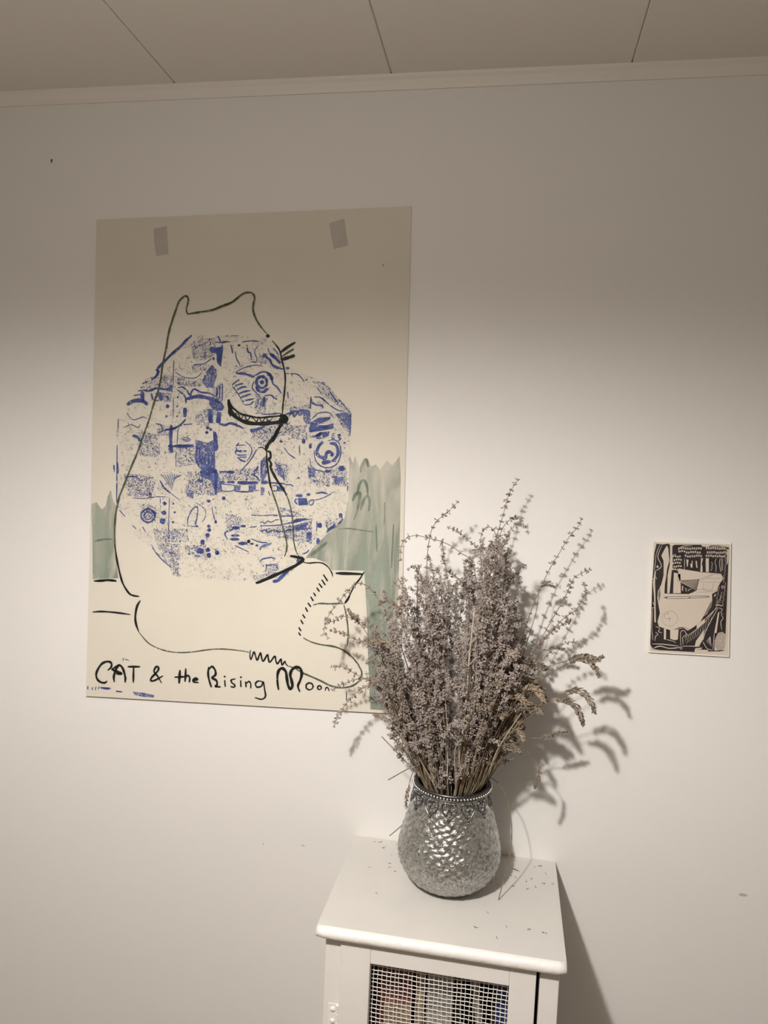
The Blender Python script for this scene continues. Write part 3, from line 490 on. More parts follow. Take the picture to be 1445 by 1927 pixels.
for pts in (
 [(395, 190), (415, 230), (422, 320), (430, 400), (400, 500), (385, 620), (368, 720), (362, 840), (700, 848), (800, 805), (820, 720), (835, 650), (538, 668), (552, 505), (870, 555), (1130, 575), (1165, 640), (1120, 700), (1090, 760), (1080, 810), (1010, 850), (1012, 930), (1003, 1000), (980, 1060), (940, 1120), (890, 1160), (850, 1230), (760, 1300), (680, 1350), (640, 1322), (590, 1300), (520, 1330), (440, 1342), (350, 1315), (285, 1290), (268, 1230), (300, 1110), (280, 990), (265, 900), (275, 810), (320, 720), (350, 600), (352, 500), (350, 400), (320, 330), (360, 250)],
 [(445, 190), (468, 200), (465, 500), (432, 840), (400, 840), (405, 600), (435, 450)], [(490, 560), (580, 580), (585, 840), (480, 840)],
 [(860, 365), (885, 365), (880, 550), (850, 545)], [(922, 365), (965, 365), (965, 555), (925, 550)],
 [(440, 1340), (555, 1325), (545, 1470), (500, 1480), (440, 1460)], [(800, 1272), (910, 1185), (915, 1240), (800, 1322)], [(905, 1335), (885, 1470), (835, 1555), (775, 1560), (790, 1490)],
 [(1090, 1380), (1150, 1365), (1190, 1400), (1185, 1615), (1040, 1620), (1045, 1480)], [(230, 540), (245, 545), (235, 700), (240, 880), (245, 1240), (225, 1230), (222, 900), (205, 700)],
 [(660, 380), (690, 385), (678, 480), (668, 480)], [(735, 395), (745, 400), (742, 495), (722, 490), (712, 440), (732, 440)], [(785, 400), (803, 402), (812, 500), (795, 490)],
 [(600, 740), (618, 745), (615, 810), (602, 805)], [(1040, 860), (1070, 850), (1040, 895)], [(250, 480), (270, 460), (285, 480), (268, 500)], [(780, 1590), (880, 1580), (860, 1600), (780, 1605)], [(775, 1605), (960, 1612), (940, 1645), (770, 1648)],
 [(355, 1320), (385, 1325), (382, 1470), (355, 1470)], [(1110, 1090), (1090, 1110), (1040, 1380), (1070, 1380)], [(1215, 240), (1238, 250), (1228, 420), (1210, 460)],
): poly(l2, pts, q2)
for (x0, x1, rows) in ((650, 870, (232, 285, 335)), (935, 1200, (232, 285, 335)), (482, 600, (340, 385, 430, 475, 520)), (560, 640, (230, 270))):
    for j, yy in enumerate(rows):
        xx = x0+(j % 2)*14
        while xx < x1:
            ell(l2, xx, yy+random.uniform(-6, 6), 12, 17 if len(rows) == 3 else 13, q2, 8); xx += 30
for (a, b, n) in (((1200, 350), (1170, 690), 20), ((1195, 700), (1150, 1010), 18), ((1125, 880), (1080, 1010), 9), ((1140, 830), (1120, 960), 8), ((1010, 420), (1005, 530), 8), ((1110, 760), (1060, 1000), 12)):
    for i in range(n):
        k = i/(n-1); ell(l2, a[0]+(b[0]-a[0])*k+random.uniform(-7, 7), a[1]+(b[1]-a[1])*k, 6, 6, q2, 6)
WL = [(9, [(330, 185), (285, 290), (275, 360), (320, 460), (290, 510), (225, 540)]), (7, [(300, 175), (250, 310), (240, 420), (225, 530)]), (7, [(195, 660), (240, 620), (260, 650)]), (8, [(205, 960), (230, 1030), (190, 1040)]), (7, [(200, 1050), (190, 1300), (205, 1480)]), (8, [(240, 1290), (300, 1320), (280, 1360), (330, 1380)]), (8, [(240, 1370), (275, 1400), (240, 1430), (235, 1490)]), (7, [(390, 1470), (470, 1490), (520, 1515)]), (10, [(190, 1530), (350, 1535), (560, 1560)]), (12, [(210, 1590), (300, 1560), (430, 1590), (590, 1575)]), (9, [(600, 1560), (720, 1560), (850, 1565)]), (8, [(585, 1560), (580, 1400), (600, 1350), (640, 1355), (655, 1390), (675, 1395)]), (7, [(615, 1540), (610, 1440), (640, 1420), (675, 1400)]), (7, circ(590, 1588, 14, 14)),
 (9, [(1085, 1030), (1000, 1110), (915, 1195)]), (9, [(1090, 1040), (930, 1340), (885, 1480)]), (8, [(1070, 1030), (960, 1180), (800, 1330), (630, 1450)]), (7, [(1100, 1040), (1150, 1060), (1130, 1100), (1160, 1130)]), (8, [(1130, 1130), (1160, 1180), (1130, 1230), (1140, 1340)]), (8, [(885, 1500), (940, 1590), (1010, 1615)]), (9, [(1040, 1380), (1020, 1615)]), (12, [(1060, 1010), (1100, 1000), (1150, 1015)]), (9, circ(1157, 758, 16, 16)), (8, [(1110, 350), (1180, 330), (1230, 280)]), (8, [(560, 290), (560, 240), (620, 200), (740, 195)]), (6, [(640, 360), (630, 530)]), (7, [(1068, 365), (1050, 420), (1065, 480), (1060, 555)]), (7, [(1120, 365), (1110, 440), (1130, 560)]), (8, [(985, 205), (1150, 210), (1215, 260), (1205, 300)]), (8, [(640, 770), (660, 790), (650, 815)]), (7, [(680, 815), (700, 790), (735, 785)]), (7, [(470, 520), (475, 340), (520, 310)])]
WL += [(5, [(1130+i*0, 380+i*14), (1160, 370+i*14)]) for i in range(12)]
WL += [(4, [(640+i*34, 1500-i*24), (665+i*34, 1440-i*28)]) for i in range(11)]+[(4, [(660+i*34, 1530-i*22), (690+i*34, 1470-i*26)]) for i in range(9)]
WL += [(4, [(985, 1430), (930+i*14, 1500+i*14)]) for i in range(6)]
WL += [(8, [(575+i*36, 668-i*2), (806+i*3, 782-i*18)]) for i in range(7)]+[(12, [(610, 745), (606, 805)]), (8, [(540, 665), (800, 800)])]
for w, pts in WL: ribbon(l2, pts, w, q2, .5, 4)
l2.build('printed_cream', M['pcream'], card, label='cream shapes left free in the black print', kind='stuff')
l3 = MB(); q3 = lambda x, y: on_card(x, y, .0009)
for r in (20, 38, 56, 74, 92, 108, 124):
    n = int(r*.42)
    for i in range(n):
        a = 2*PI*i/n; x, y = 1118+r*.62*math.cos(a), 1490+r*math.sin(a)
        if 1048 < x < 1183: ell(l3, x, y, 4.5, 4.5, q3, 5)
for w, pts in ((5, [(640, 1300), (700, 1340)]), (6, [(375, 912), (400, 890), (920, 880), (900, 900), (390, 918)]), (12, [(378, 912), (405, 888)]), (8, [(690, 905), (720, 890)]), (6, [(362, 842), (700, 850)])): ribbon(l3, pts, w, q3, .6)
for pts in ([(435, 1185), (435, 1190)], [(410, 1112), (412, 1118)]): ell(l3, pts[0][0], pts[0][1], 7, 6, q3, 7)
for x0, x1, r, rows in ((650, 870, 5, (232, 285, 335)), (935, 1200, 5, (232, 285, 335))):
    for j, yy in enumerate(rows):
        xx = x0+(j % 2)*14
        while xx < x1: ell(l3, xx, yy, 4, 7, q3, 6); xx += 30
poly(l3, [(880, 240), (915, 250), (925, 380), (905, 430), (912, 480), (900, 550), (880, 550), (880, 480), (870, 440), (885, 380)], q3)
l3.build('printed_detail', M['pblack'], card, kind='stuff')
l4 = MB()
for w, pts in ((3.5, circ(435, 1185, 106, 102, 20)), (3.5, [(410, 1114), (370, 1130), (362, 1165), (390, 1190), (432, 1186), (425, 1240)]), (4, [(540, 668), (552, 505)]), (4, [(538, 668), (830, 650), (1000, 590), (1140, 580)]), (3.5, [(845, 680), (1000, 600), (1010, 560)]), (3.5, [(860, 690), (1130, 690)]), (3.5, [(890, 700), (905, 800), (1010, 800), (1025, 700)]), (3.5, [(800, 830), (1010, 820), (1080, 790)]), (3.5, [(930, 640), (1160, 640)]), (3.5, [(730, 845), (820, 790), (1015, 795)])): ribbon(l4, pts, w, q3, .8, 4)
for pts in ([(890, 1160), (1000, 940), (1005, 1020), (960, 1090), (900, 1150)], [(480, 1340), (560, 1300), (640, 1300), (600, 1325)], [(275, 860), (300, 760), (310, 860), (290, 960)]): poly(l4, pts, q3)
l4.build('pencil_line', M['pgrey'], card, label='thin grey pencil lines and shading', kind='stuff')

# ------------------------------------------------------------------ the cabinet
FX0, FX1 = -.2905, .1320     # outer faces of the two front posts
FY = 1.276                   # front face of the posts
DOORY = 1.270
cab = empty('cabinet', V((-.08, 1.43, 0)), 'small white painted cabinet with a wire mesh door under the vase', 'cabinet')
tb = MB(); R = .0115; prof = []
for i in range(13):
    a = -PI/2 + PI*i/12; prof.append((1.2655-R*math.cos(a), TOP-R+R*math.sin(a)))
prof += [(1.599, TOP), (1.599, TOP-2*R)]
nx = 30; npf = len(prof)
for i in range(nx+1):
    k = i/nx; xx = -.3055+k*(.1415+.3055)
    for y, z in prof:
        e = min(k, 1-k)*nx; s = 0 if e > .5 else .0022
        cy, cz = 1.43, TOP-R
        tb.v.append(V((xx, y+(s if y < 1.3 else 0), z+(0 if z > TOP-.001 and y > 1.3 else (s*.6 if z < TOP-R else -s*.6) if y < 1.3 else 0))))
tb.f = [(i*npf+j, i*npf+(j+1) % npf, (i+1)*npf+(j+1) % npf, (i+1)*npf+j) for i in range(nx) for j in range(npf)]
tb.f += [tuple(range(npf))[::-1], tuple(range(nx*npf, nx*npf+npf))]
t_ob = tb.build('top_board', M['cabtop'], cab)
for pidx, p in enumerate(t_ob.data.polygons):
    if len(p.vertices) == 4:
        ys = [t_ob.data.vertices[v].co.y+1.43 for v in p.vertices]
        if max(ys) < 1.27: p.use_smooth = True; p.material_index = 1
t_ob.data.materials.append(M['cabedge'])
ZT = TOP-2*R
for a, b in ((FX0, FX0+.0295), (FX1-.0335, FX1)):
    MB().box(a, b, FY, FY+.03, 0, ZT).build('post', M['cabinet'], cab, bevel=.0015)
for a, b in ((FX0+.001, FX0+.014), (FX1-.014, FX1-.001)):
    MB().box(a, b, FY+.0305, 1.588, .06, ZT-.0005).build('side_panel', M['cabinet'], cab, bevel=.001)
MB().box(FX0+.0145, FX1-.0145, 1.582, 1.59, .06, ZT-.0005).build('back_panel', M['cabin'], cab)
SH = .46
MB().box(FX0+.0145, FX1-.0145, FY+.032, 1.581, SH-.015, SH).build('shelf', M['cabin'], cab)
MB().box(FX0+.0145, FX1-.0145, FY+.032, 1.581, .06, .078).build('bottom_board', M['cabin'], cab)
for a, b in ((FX0+.031, FX1-.035),):
    MB().box(a, b, FY+.008, FY+.028, .06, .082).build('bottom_rail', M['cabinet'], cab)
# door
DX0, DX1 = FX0+.0297, FX1-.0345-.0055
OX0, OX1 = -.2045, .0462
OZ1, OZ0, DZ0, DZ1 = .6925, .2, .085, ZT-.0035
door = link('door', None, cab, V((DX0, DOORY, DZ0))-parent_base(cab))
door.empty_display_size = .02
for a, b, c_, d in ((DX0, OX0, DZ0, DZ1), (OX1, DX1, DZ0, DZ1)):
    MB().box(a, b, DOORY, DOORY+.02, c_, d).build('stile', M['cabinet'], door, bevel=.0014)
for c_, d in ((OZ1, DZ1), (DZ0, OZ0)):
    MB().box(OX0+.0001, OX1-.0001, DOORY+.0002, DOORY+.02, c_, d).build('rail', M['cabinet'], door, bevel=.0012)
# woven wire mesh
wm = MB(); pitch = .0081; wy = DOORY+.0165
nxw = int((OX1-OX0)/pitch)+1; nzw = int((OZ1-OZ0)/pitch)+1
random.seed(5)
jx = [random.uniform(-.0008, .0008) for _ in range(nxw+1)]; jz = [random.uniform(-.0007, .0007) for _ in range(nzw+1)]
def wv(i, j): return math.sin(i*1.7+j*.45)*.0004+math.sin(j*.9+i*.2)*.0004
for i in range(nxw):
    xx = OX0+.004+i*pitch+jx[i]
    wm.tube([(xx+wv(i, j)+math.sin(j*.21+i*.3)*.0006, wy+(.0006 if (i+j) % 2 else -.0006), OZ1-.0035-j*pitch+.004) for j in range(nzw+1)], .00065, 5)
for j in range(nzw):
    zz = OZ1-.0065-j*pitch+jz[j]
    wm.tube([(OX0+.004+(i-.5)*pitch, wy-(.0006 if (i+j) % 2 else -.0006), zz+wv(j, i)+math.sin(i*.28+j*.25)*.0007) for i in range(nxw+1)], .0009, 5)
wm.build('wire_mesh', M['wire'], door, smooth=True)
# hinge on the left post
hz = at_y(628, 1900, FY).z
hg = MB(); hx = FX0+.0295
hg.box(hx-.020, hx-.002, FY-.0009, FY-.0001, hz-.05, hz+.012)
hg.build('hinge_leaf', M['cabedge'], cab, bevel=.0006)
hb = MB()
for k in range(4):
    hb.tube([(hx-.0008, FY-.0035, hz+.013-k*.016), (hx-.0008, FY-.0035, hz-.0015-k*.016)], .0034, 10)
hb.build('hinge_barrel', M['cabedge'], cab, smooth=False, bevel=.0008)
for k, (dx, dz) in enumerate(((-.0105, .002), (-.0105, -.021), (-.0105, -.041))):
    MB().ball((hx+dx, FY-.0016, hz+dz), .0046, 12, 6, (1, .55, 1)).build('hinge_screw', M['cabedge'], cab, smooth=True)
# knot blemish by the lock side
nm = MB()
for a, b, c_ in ((.0485, .0495, .0), (.0525, .0532, .004), (.0565, .0570, -.002)):
    nm.add([(a+.001, DOORY-.0002, .615+c_), (b+.0022, DOORY-.0002, .600+c_), (a, DOORY-.0002, .595+c_)], [(0, 2, 1)])

# ------------------------------------------------------------------ things in the cabinet
def book(name, x0, x1, h, depth, y0, cover, label, pages=True, lean=0, block=None):
    w = x1-x0; b = empty(name, V((x0, y0, SH+.0005)), label, 'book', None)
    th = .002; mt = mat('cover_'+name, cover, .5, noise=(40, 3), col2=tuple(c*.8 for c in cover))
    mb = MB(); o = parent_base(b)
    def bx(n, a, b_, c, d, e, f, m): return MB().box(o.x+a, o.x+b_, o.y+c, o.y+d, o.z+e, o.z+f).build(n, m, b, bevel=.0006)
    bx('spine', 0, w, 0, th, 0, h, mt)
    bx('front_cover', 0, th, th, depth, 0, h, mt); bx('back_cover', w-th, w, th, depth, 0, h, mt)
    bx('page_block', th+.0002, w-th-.0002, th+.0005, depth-.004, .003, h-.003, M['page'])
    if block:
        for (za, zb, col, xa, xb) in block:
            MB().box(o.x+w*xa, o.x+w*xb, o.y-.0006, o.y-.0001, o.z+h*za, o.z+h*zb).build('spine_label', mat('label_'+name, col, .5, noise=(60, 3), col2=tuple(c*.75 for c in col)), b)
    b.rotation_euler = (0, lean, 0)
    return b
M['page'] = mat('pages', (.58, .53, .44), .8, noise=(300, 1), col2=(.48, .43, .35))
BY = 1.338
book('book', -.255, -.2005, .205, .16, BY+.02, (.05, .018, .018), 'black bound book at the far left behind the wire mesh')
book('book', -.1975, -.131, .222, .17, BY, (.14, .035, .03), 'dark red book with a cream panel on its spine behind the wire mesh', block=[(.15, .50, (.42, .32, .21), .22, .98), (.50, .57, (.36, .15, .11), .25, .95)])
book('book', -.1225, -.1085, .216, .15, BY-.002, (.32, .25, .155), 'thin tan book beside the dark red book', block=[(.3, .72, (.46, .37, .24), .25, .75)])
book('book', -.1035, -.0535, .218, .17, BY-.004, (.33, .31, .28), 'thick pale grey book in the middle behind the wire mesh', block=[(.12, .51, (.45, .42, .365), .04, .28), (.12, .51, (.45, .42, .365), .32, .62), (.12, .51, (.45, .42, .365), .66, .96)])
book('book', -.0510, -.0370, .20, .16, BY+.03, (.04, .03, .028), 'black book between the pale grey book and the leaning one')
book('book', .0035, .0155, .228, .15, BY-.003, (.30, .27, .225), 'narrow grey book leaning to the left behind the wire mesh', lean=-.13)
book('book', .0180, .0262, .21, .16, BY+.03, (.07, .05, .04), 'dark brown book standing left of the blue book')
book('book', .0275, .0655, .215, .17, BY, (.035, .055, .21), 'dark blue book at the far right behind the wire mesh')

# ------------------------------------------------------------------ the vase
VC = V((-.0835, 1.464, TOP))
VH = .213
PROF = [(.056, .0), (.060, .003), (.074, .012), (.088, .026), (.0985, .043), (.1035, .060), (.1045, .075), (.1025, .092), (.098, .110), (.0925, .130), (.0865, .150), (.081, .170), (.0765, .190), (.0742, .205), (.0735, .213)]
def vr(h):
    for (r0, h0), (r1, h1) in zip(PROF, PROF[1:]):
        if h <= h1: return r0+(r1-r0)*(h-h0)/(h1-h0)
    return PROF[-1][0]
def vrs(h): return (vr(max(0, h-.006))+2*vr(h)+vr(min(VH, h+.006)))/4 if .008 < h else vr(h)
vase = empty('vase', VC, 'round bellied silver mercury glass vase with a hammered surface on the cabinet top', 'vase')
body = MB(); SEG = 192; ROWS = 96; ND = 26
for i in range(ROWS+1):
    h = VH*i/ROWS
    for j in range(SEG):
        a = 2*PI*j/SEG; r = vrs(h)
        u = a*ND/(2*PI)+.16*math.sin(h*190+3*a)+.1*math.sin(7*a+h*90); w = h/.0155+.18*math.sin(5*a+h*140)+.1*math.sin(11*a)
        d = abs(math.sin(PI*(u+w)/1.0))*abs(math.sin(PI*(u-w)/1.0))
        env = min(1, h/.02)*min(1, max(0, (VH-.02-h)/.03))
        r += (.0026+.0010*math.sin(9*a+h*260))*(d**.8-.5)*env
        body.v.append(VC+V((r*math.cos(a), r*math.sin(a), h)))
for i in range(ROWS):
    for j in range(SEG):
        j2 = (j+1) % SEG; body.f.append((i*SEG+j, i*SEG+j2, (i+1)*SEG+j2, (i+1)*SEG+j))
k = len(body.v); NI = 20
for i in range(NI+1):
    h = VH-(VH-.006)*i/NI
    for j in range(SEG): a = 2*PI*j/SEG; r = vrs(h)-.004; body.v.append(VC+V((r*math.cos(a), r*math.sin(a), h)))
for j in range(SEG):
    j2 = (j+1) % SEG; body.f.append((ROWS*SEG+j, ROWS*SEG+j2, k+j2, k+j))
for i in range(NI):
    for j in range(SEG):
        j2 = (j+1) % SEG; body.f.append((k+i*SEG+j, k+i*SEG+j2, k+(i+1)*SEG+j2, k+(i+1)*SEG+j))
body.f += [tuple(range(SEG))[::-1], tuple(range(k+NI*SEG, k+(NI+1)*SEG))]
body.build('glass_body', M['vase'], vase, smooth=True)
col_ = MB()
col_.lathe([(.0742, .2030), (.0765, .2030), (.0766, .2110), (.0768, .2135), (.0752, .2146), (.0728, .2142), (.0722, .2125), (.0735, .2115)], VC, 72)
for zz, rr, r in ((.2128, .0772, .0010), (.2042, .0776, .0009)):
    col_.tube([VC+V((rr*math.cos(2*PI*i/72), rr*math.sin(2*PI*i/72), zz)) for i in range(73)], r, 6, cap=False)
col_.build('metal_collar', M['rim'], vase, smooth=True)
NB = 74
bd = MB()
for i in range(NB):
    a = 2*PI*i/NB; bd.ball(VC+V((.0786*math.cos(a), .0786*math.sin(a), .2085)), .0026, 8, 5)
bd.build('beaded_band', M['bead'], vase, smooth=True, kind='stuff')
# heart shaped filigree pendants around the neck
NP = 13
def vs_pt(a0, s, t, lift=.0018):     # s along the circumference, t down from the collar
    h = .202-t; r = vrs(h)+lift; a = a0+s/.079
    return VC+V((r*math.cos(a), r*math.sin(a), h))
for i in range(NP):
    a0 = -PI/2+.02+2*PI*i/NP
    mb = MB()
    for sg in (1, -1):
        lines = (
         ([(.0078, .0095), (.0056, .0082), (.0058, .0048), (.0092, .0030), (.0135, .0055), (.0150, .0105), (.0132, .0170), (.0088, .0235), (.0040, .0285), (.0, .0312)], .00135),
         ([(.0, .0125), (.0030, .0165), (.0068, .0160), (.0090, .0135), (.0112, .0145)], .0010),
         ([(.0, .0125), (.0022, .0180), (.0045, .0225), (.0030, .0262)], .0009),
         ([(.0018, .003), (.0020, .0085), (.0, .0125)], .0010))
        for pts, r in lines:
            c = catmull([V((sg*x, y, 0)) for x, y in pts], 4)
            mb.tube([vs_pt(a0, p.x, p.y) for p in c], r, 5)
    for s, t, r in ((0, .0265, .0021), (.006, .0235, .0013), (-.006, .0235, .0013), (0, .004, .0016)): mb.ball(vs_pt(a0, s, t), r, 7, 4)
    tip = [(0, .0295), (.0034, .0335), (0, .0385), (-.0034, .0335)]
    q = [vs_pt(a0, s, t, .0008) for s, t in tip]; ctr = vs_pt(a0, 0, .0338, .0032)
    mb.add(q+[ctr], [(1, 0, 4), (2, 1, 4), (3, 2, 4), (0, 3, 4), (0, 1, 2, 3)])
    mb.build('heart_pendant', M['collar'], vase, smooth=True)

# ------------------------------------------------------------------ dried bouquet
rnd = random.Random(21)
RIMZ = TOP+VH
def to_px(p):
    d = V(p)-EYE; return IW/2+FPX*d.dot(CR)/d.dot(CF), IH/2-FPX*d.dot(CU)/d.dot(CF)
# whorl variants: small buds round a node, axis +Z
def bud(vs, fs, c, d, ln, w):
    d = d.normalized(); a = d.orthogonal().normalized(); b = d.cross(a); k = len(vs)
    m_ = c+d*ln*.55
    vs += [c, m_+a*w, m_+b*w, m_-a*w, m_-b*w, c+d*ln]
    for i in range(4):
        j = (i+1) % 4; fs += [(k, k+1+j, k+1+i), (k+5, k+1+i, k+1+j)]
def whorl(seed, n, rad, up=.5):
    r = random.Random(seed); vs = []; fs = []
    for i in range(n):
        a = 2*PI*i/n+r.uniform(-.4, .4)
        d = V((math.cos(a), math.sin(a), up+r.uniform(-.6, .6))); j = .0022 if n < 9 else .0045
        o_ = V((r.uniform(-j, j)*.8, r.uniform(-j, j)*.8, r.uniform(-j, j)))
        bud(vs, fs, o_, d, rad*r.uniform(.6, 1.15), rad*r.uniform(.20, .34))
    return vs, fs
WH = [whorl(i, 5+i % 3, .0080, .25) for i in range(6)]
WF = [whorl(50+i, 9+i % 4, .0070, .35) for i in range(8)]
WHB = [mesh('flower_whorl', v, f, M['bloom']) for v, f in WH]
WHB2 = [mesh('flower_whorl', v, f, M['bloom2']) for v, f in WH]
def align(t, spin):
    t = t.normalized(); q = t.to_track_quat('Z', 'Y').to_matrix() @ Matrix.Rotation(spin, 3, 'Z')
    return q
def inside(px_x, Yt):
    """where a stem crosses the mouth of the vase and where it stands inside"""
    x = min(max(at_y(px_x, 1474, VC.y).x, VC.x-.060), VC.x+.060)
    dy = math.sqrt(max(1e-6, .0635**2-(x-VC.x)**2))
    y = VC.y+max(-dy, min(dy, (Yt-VC.y)*.65))
    mth = V((x, y, RIMZ+.002))
    bs = V((VC.x-(x-VC.x)*.55+rnd.uniform(-.012, .012), VC.y-(y-VC.y)*.5+rnd.uniform(-.012, .012), TOP+.05+rnd.uniform(0, .03)))
    return mth, bs
def path(px, Yt, Ym=None, mouth=None):
    """px: tip first, towards the vase; returns points from inside the vase to the tip"""
    mth, bs = inside(px[-1][0] if mouth is None else mouth, Yt)
    n = len(px); ups = []
    tot = [0.]
    seq = list(reversed(px)); last = to_px(mth)
    for q in seq: tot.append(tot[-1]+math.hypot(q[0]-last[0], q[1]-last[1])); last = q
    for k, q in zip(tot[1:], seq):
        f = k/tot[-1]; Y = mth.y+(Yt-mth.y)*f**.9
        ups.append(at_y(q[0], q[1], Y))
    return catmull([bs, mth]+ups, 7)
def length_tab(c):
    L = [0.]
    for a, b in zip(c, c[1:]): L.append(L[-1]+(b-a).length)
    return L
def sample(c, L, s):
    for i in range(len(c)-1):
        if L[i+1] >= s:
            k = (s-L[i])/max(1e-9, L[i+1]-L[i]); return c[i].lerp(c[i+1], k), (c[i+1]-c[i])
    return c[-1], c[-1]-c[-2]
def flower_stem(px, Yt, label, group=None, individual=True, cover=.5, step=.019, scale=1., mouth=None, stalk='stalk', brown=False, r0=.0011, branches=0):
    c = path(px, Yt, mouth=mouth); L = length_tab(c); base = c[0]
    root = link('dried_flower_stem', bpy.data.meshes.new('dried_flower_stem'))
    sm_ = MB().tube(c, r0, 5, .00055)
    bl = [(c, L, cover)]
    for b in range(branches):
        s = L[-1]*rnd.uniform(.5, .92); p, t = sample(c, L, s); t.normalize()
        side = V((rnd.uniform(-1, 1), rnd.uniform(-.7, .5), rnd.uniform(-.1, .5))).normalized()
        ln = rnd.uniform(.022, .065)
        e = p+(t*rnd.uniform(.3, .8)+side*rnd.uniform(.6, .95))*ln; mid = p+(t*.55+side*.45)*ln*.6
        if e.y > 1.58: e.y = 1.58
        cc_ = catmull([p, mid, e], 5); sm_.tube(cc_, .0008, 4, .0004); bl.append((cc_, length_tab(cc_), .85))
    root.data = mesh('dried_flower_stem', [v-base for v in sm_.v], sm_.f, M[stalk])
    root.location = base
    tag(root, label, 'dried flower', group)
    mass = MB(); mset = WHB2 if brown else WHB
    for cc_, LL, cov in bl:
        s = LL[-1]-.001; first = True
        while s > LL[-1]*(1-cov):
            p, t = sample(cc_, LL, s); k = rnd.randrange(6); f = (LL[-1]-s)/LL[-1]
            if not individual: p = p+V((rnd.uniform(-1, 1), rnd.uniform(-1, 1), 0))*.0028
            sz = scale*rnd.uniform(.75, 1.15)*(.7 if first else 1)
            R_ = align(t, rnd.uniform(0, 6.28))
            if individual:
                o = link('flower_whorl', mset[k], root, p-base)
                o.rotation_mode = 'QUATERNION'; o.rotation_quaternion = R_.to_quaternion(); o.scale = (sz, sz, sz)
            else:
                v, fc = WF[rnd.randrange(8)]; mass.add([p+R_@(q*sz) for q in v], fc)
            s -= step*(rnd.uniform(.75, 1.25) if individual else rnd.uniform(.45, 1.9))*(.6+min(1, f*5)*.5); first = False
    if not individual:
        mass.build('flower_cluster', M['bloom2' if brown else 'bloom'], root, kind='stuff')
    return root
# outlying stems that can be told apart
S = flower_stem
S([(975, 902), (958, 930), (945, 975), (936, 1005), (925, 1060), (910, 1200), (880, 1400)], 1.50, 'tallest dried flower stem rising straight above the bouquet with its tip nearest the ceiling', cover=.55, mouth=868)
S([(985, 992), (982, 980), (968, 974), (952, 985), (940, 1008), (925, 1060), (905, 1200), (880, 1400)], 1.565, 'dried flower stem with a hooked tip just right of and below the tallest stem', cover=.42, mouth=870)
S([(862, 944), (848, 958), (828, 975), (814, 993), (807, 1020), (803, 1070), (806, 1150), (820, 1300), (838, 1420)], 1.46, 'dried flower stem bending up to the right beside the poster edge, second highest', cover=.72, mouth=835)
S([(753, 1052), (754, 1035), (758, 1020), (768, 1011), (785, 1008), (808, 1013), (838, 1022), (866, 1040), (892, 1070), (900, 1200), (880, 1400)], 1.42, 'long dried flower stem arching left in front of the poster edge with a drooping tip', cover=.38, mouth=865)
S([(844, 993), (862, 1000), (880, 1016), (898, 1032), (912, 1060), (905, 1200), (878, 1400)], 1.47, 'dried flower stem leaning left with its tip between the two highest stems', cover=.45, step=.014, mouth=862)
S([(914, 1040), (905, 1010), (915, 992), (930, 1000), (935, 1040), (920, 1150), (885, 1400)], 1.45, 'dried flower stem with a curled over tip in the crown of the bouquet', cover=.5, step=.013, mouth=872)
S([(1094, 976), (1088, 990), (1070, 1012), (1053, 1040), (1037, 1066), (1020, 1100), (1003, 1140), (975, 1220), (920, 1380)], 1.53, 'long straight dried flower stem reaching up to the right, farthest above the small print', cover=.52, step=.022, mouth=885)
S([(1111, 1071), (1095, 1078), (1080, 1088), (1072, 1104), (1062, 1126), (1045, 1155), (1020, 1200), (940, 1360)], 1.51, 'dried flower stem on the right with a tip bent sharply to the right', cover=.45, step=.016, mouth=890)
S([(1098, 1096), (1102, 1112), (1095, 1130), (1085, 1146), (1066, 1160), (1045, 1180), (1000, 1240), (930, 1380)], 1.47, 'dried flower stem on the right curving up and back to the left at its tip', cover=.45, step=.013, mouth=888)
S([(1095, 1218), (1082, 1208), (1066, 1210), (1050, 1216), (1030, 1232), (990, 1290), (930, 1400)], 1.44, 'short dried flower stem on the right just above the upper drooping grass ears', cover=.4, step=.015, mouth=892)
S([(1072, 1168), (1050, 1180), (1030, 1195), (1005, 1225), (960, 1310), (915, 1420)], 1.49, 'dried flower stem between the right hand stems and the drooping grass ears', cover=.5, step=.013, mouth=890)
S([(618, 1202), (610, 1190), (613, 1172), (622, 1152), (638, 1132), (655, 1112), (672, 1098), (690, 1103), (712, 1128), (745, 1190), (790, 1330), (815, 1430)], 1.43, 'dried flower stem looping over to the left across the poster, uppermost on that side', cover=.40, step=.017, mouth=815, r0=.0013)
S([(612, 1165), (628, 1170), (642, 1160), (660, 1163), (680, 1172), (705, 1180), (740, 1220), (800, 1380)], 1.45, 'dried flower stem stretched level to the left in front of the poster drawing', cover=.42, step=.016, mouth=818)
S([(622, 1186), (640, 1190), (660, 1200), (680, 1206), (705, 1215), (745, 1270), (805, 1410)], 1.47, 'dried flower stem lying level to the left just under the stretched one', cover=.45, step=.016, mouth=818)
S([(623, 1255), (640, 1254), (652, 1258), (668, 1268), (684, 1276), (705, 1285), (745, 1340), (800, 1440)], 1.46, 'short dried flower stem pointing left above the last letters of the poster', cover=.4, step=.015, mouth=812)
S([(624, 1298), (640, 1290), (658, 1282), (676, 1278), (700, 1284), (740, 1330), (800, 1440)], 1.48, 'dried flower stem pointing left over the last letter of the poster', cover=.4, step=.016, mouth=814)
S([(628, 1368), (634, 1352), (643, 1336), (656, 1318), (672, 1302), (692, 1290), (712, 1295), (745, 1340), (795, 1440)], 1.45, 'dried flower stem drooping down to the left across the lower edge of the poster', cover=.42, step=.016, mouth=808)
S([(750, 1090), (742, 1098), (752, 1105), (765, 1125), (785, 1180), (810, 1320), (830, 1430)], 1.44, 'dried flower stem with a small forked tip beside the green wash of the poster', cover=.6, step=.017, mouth=825)
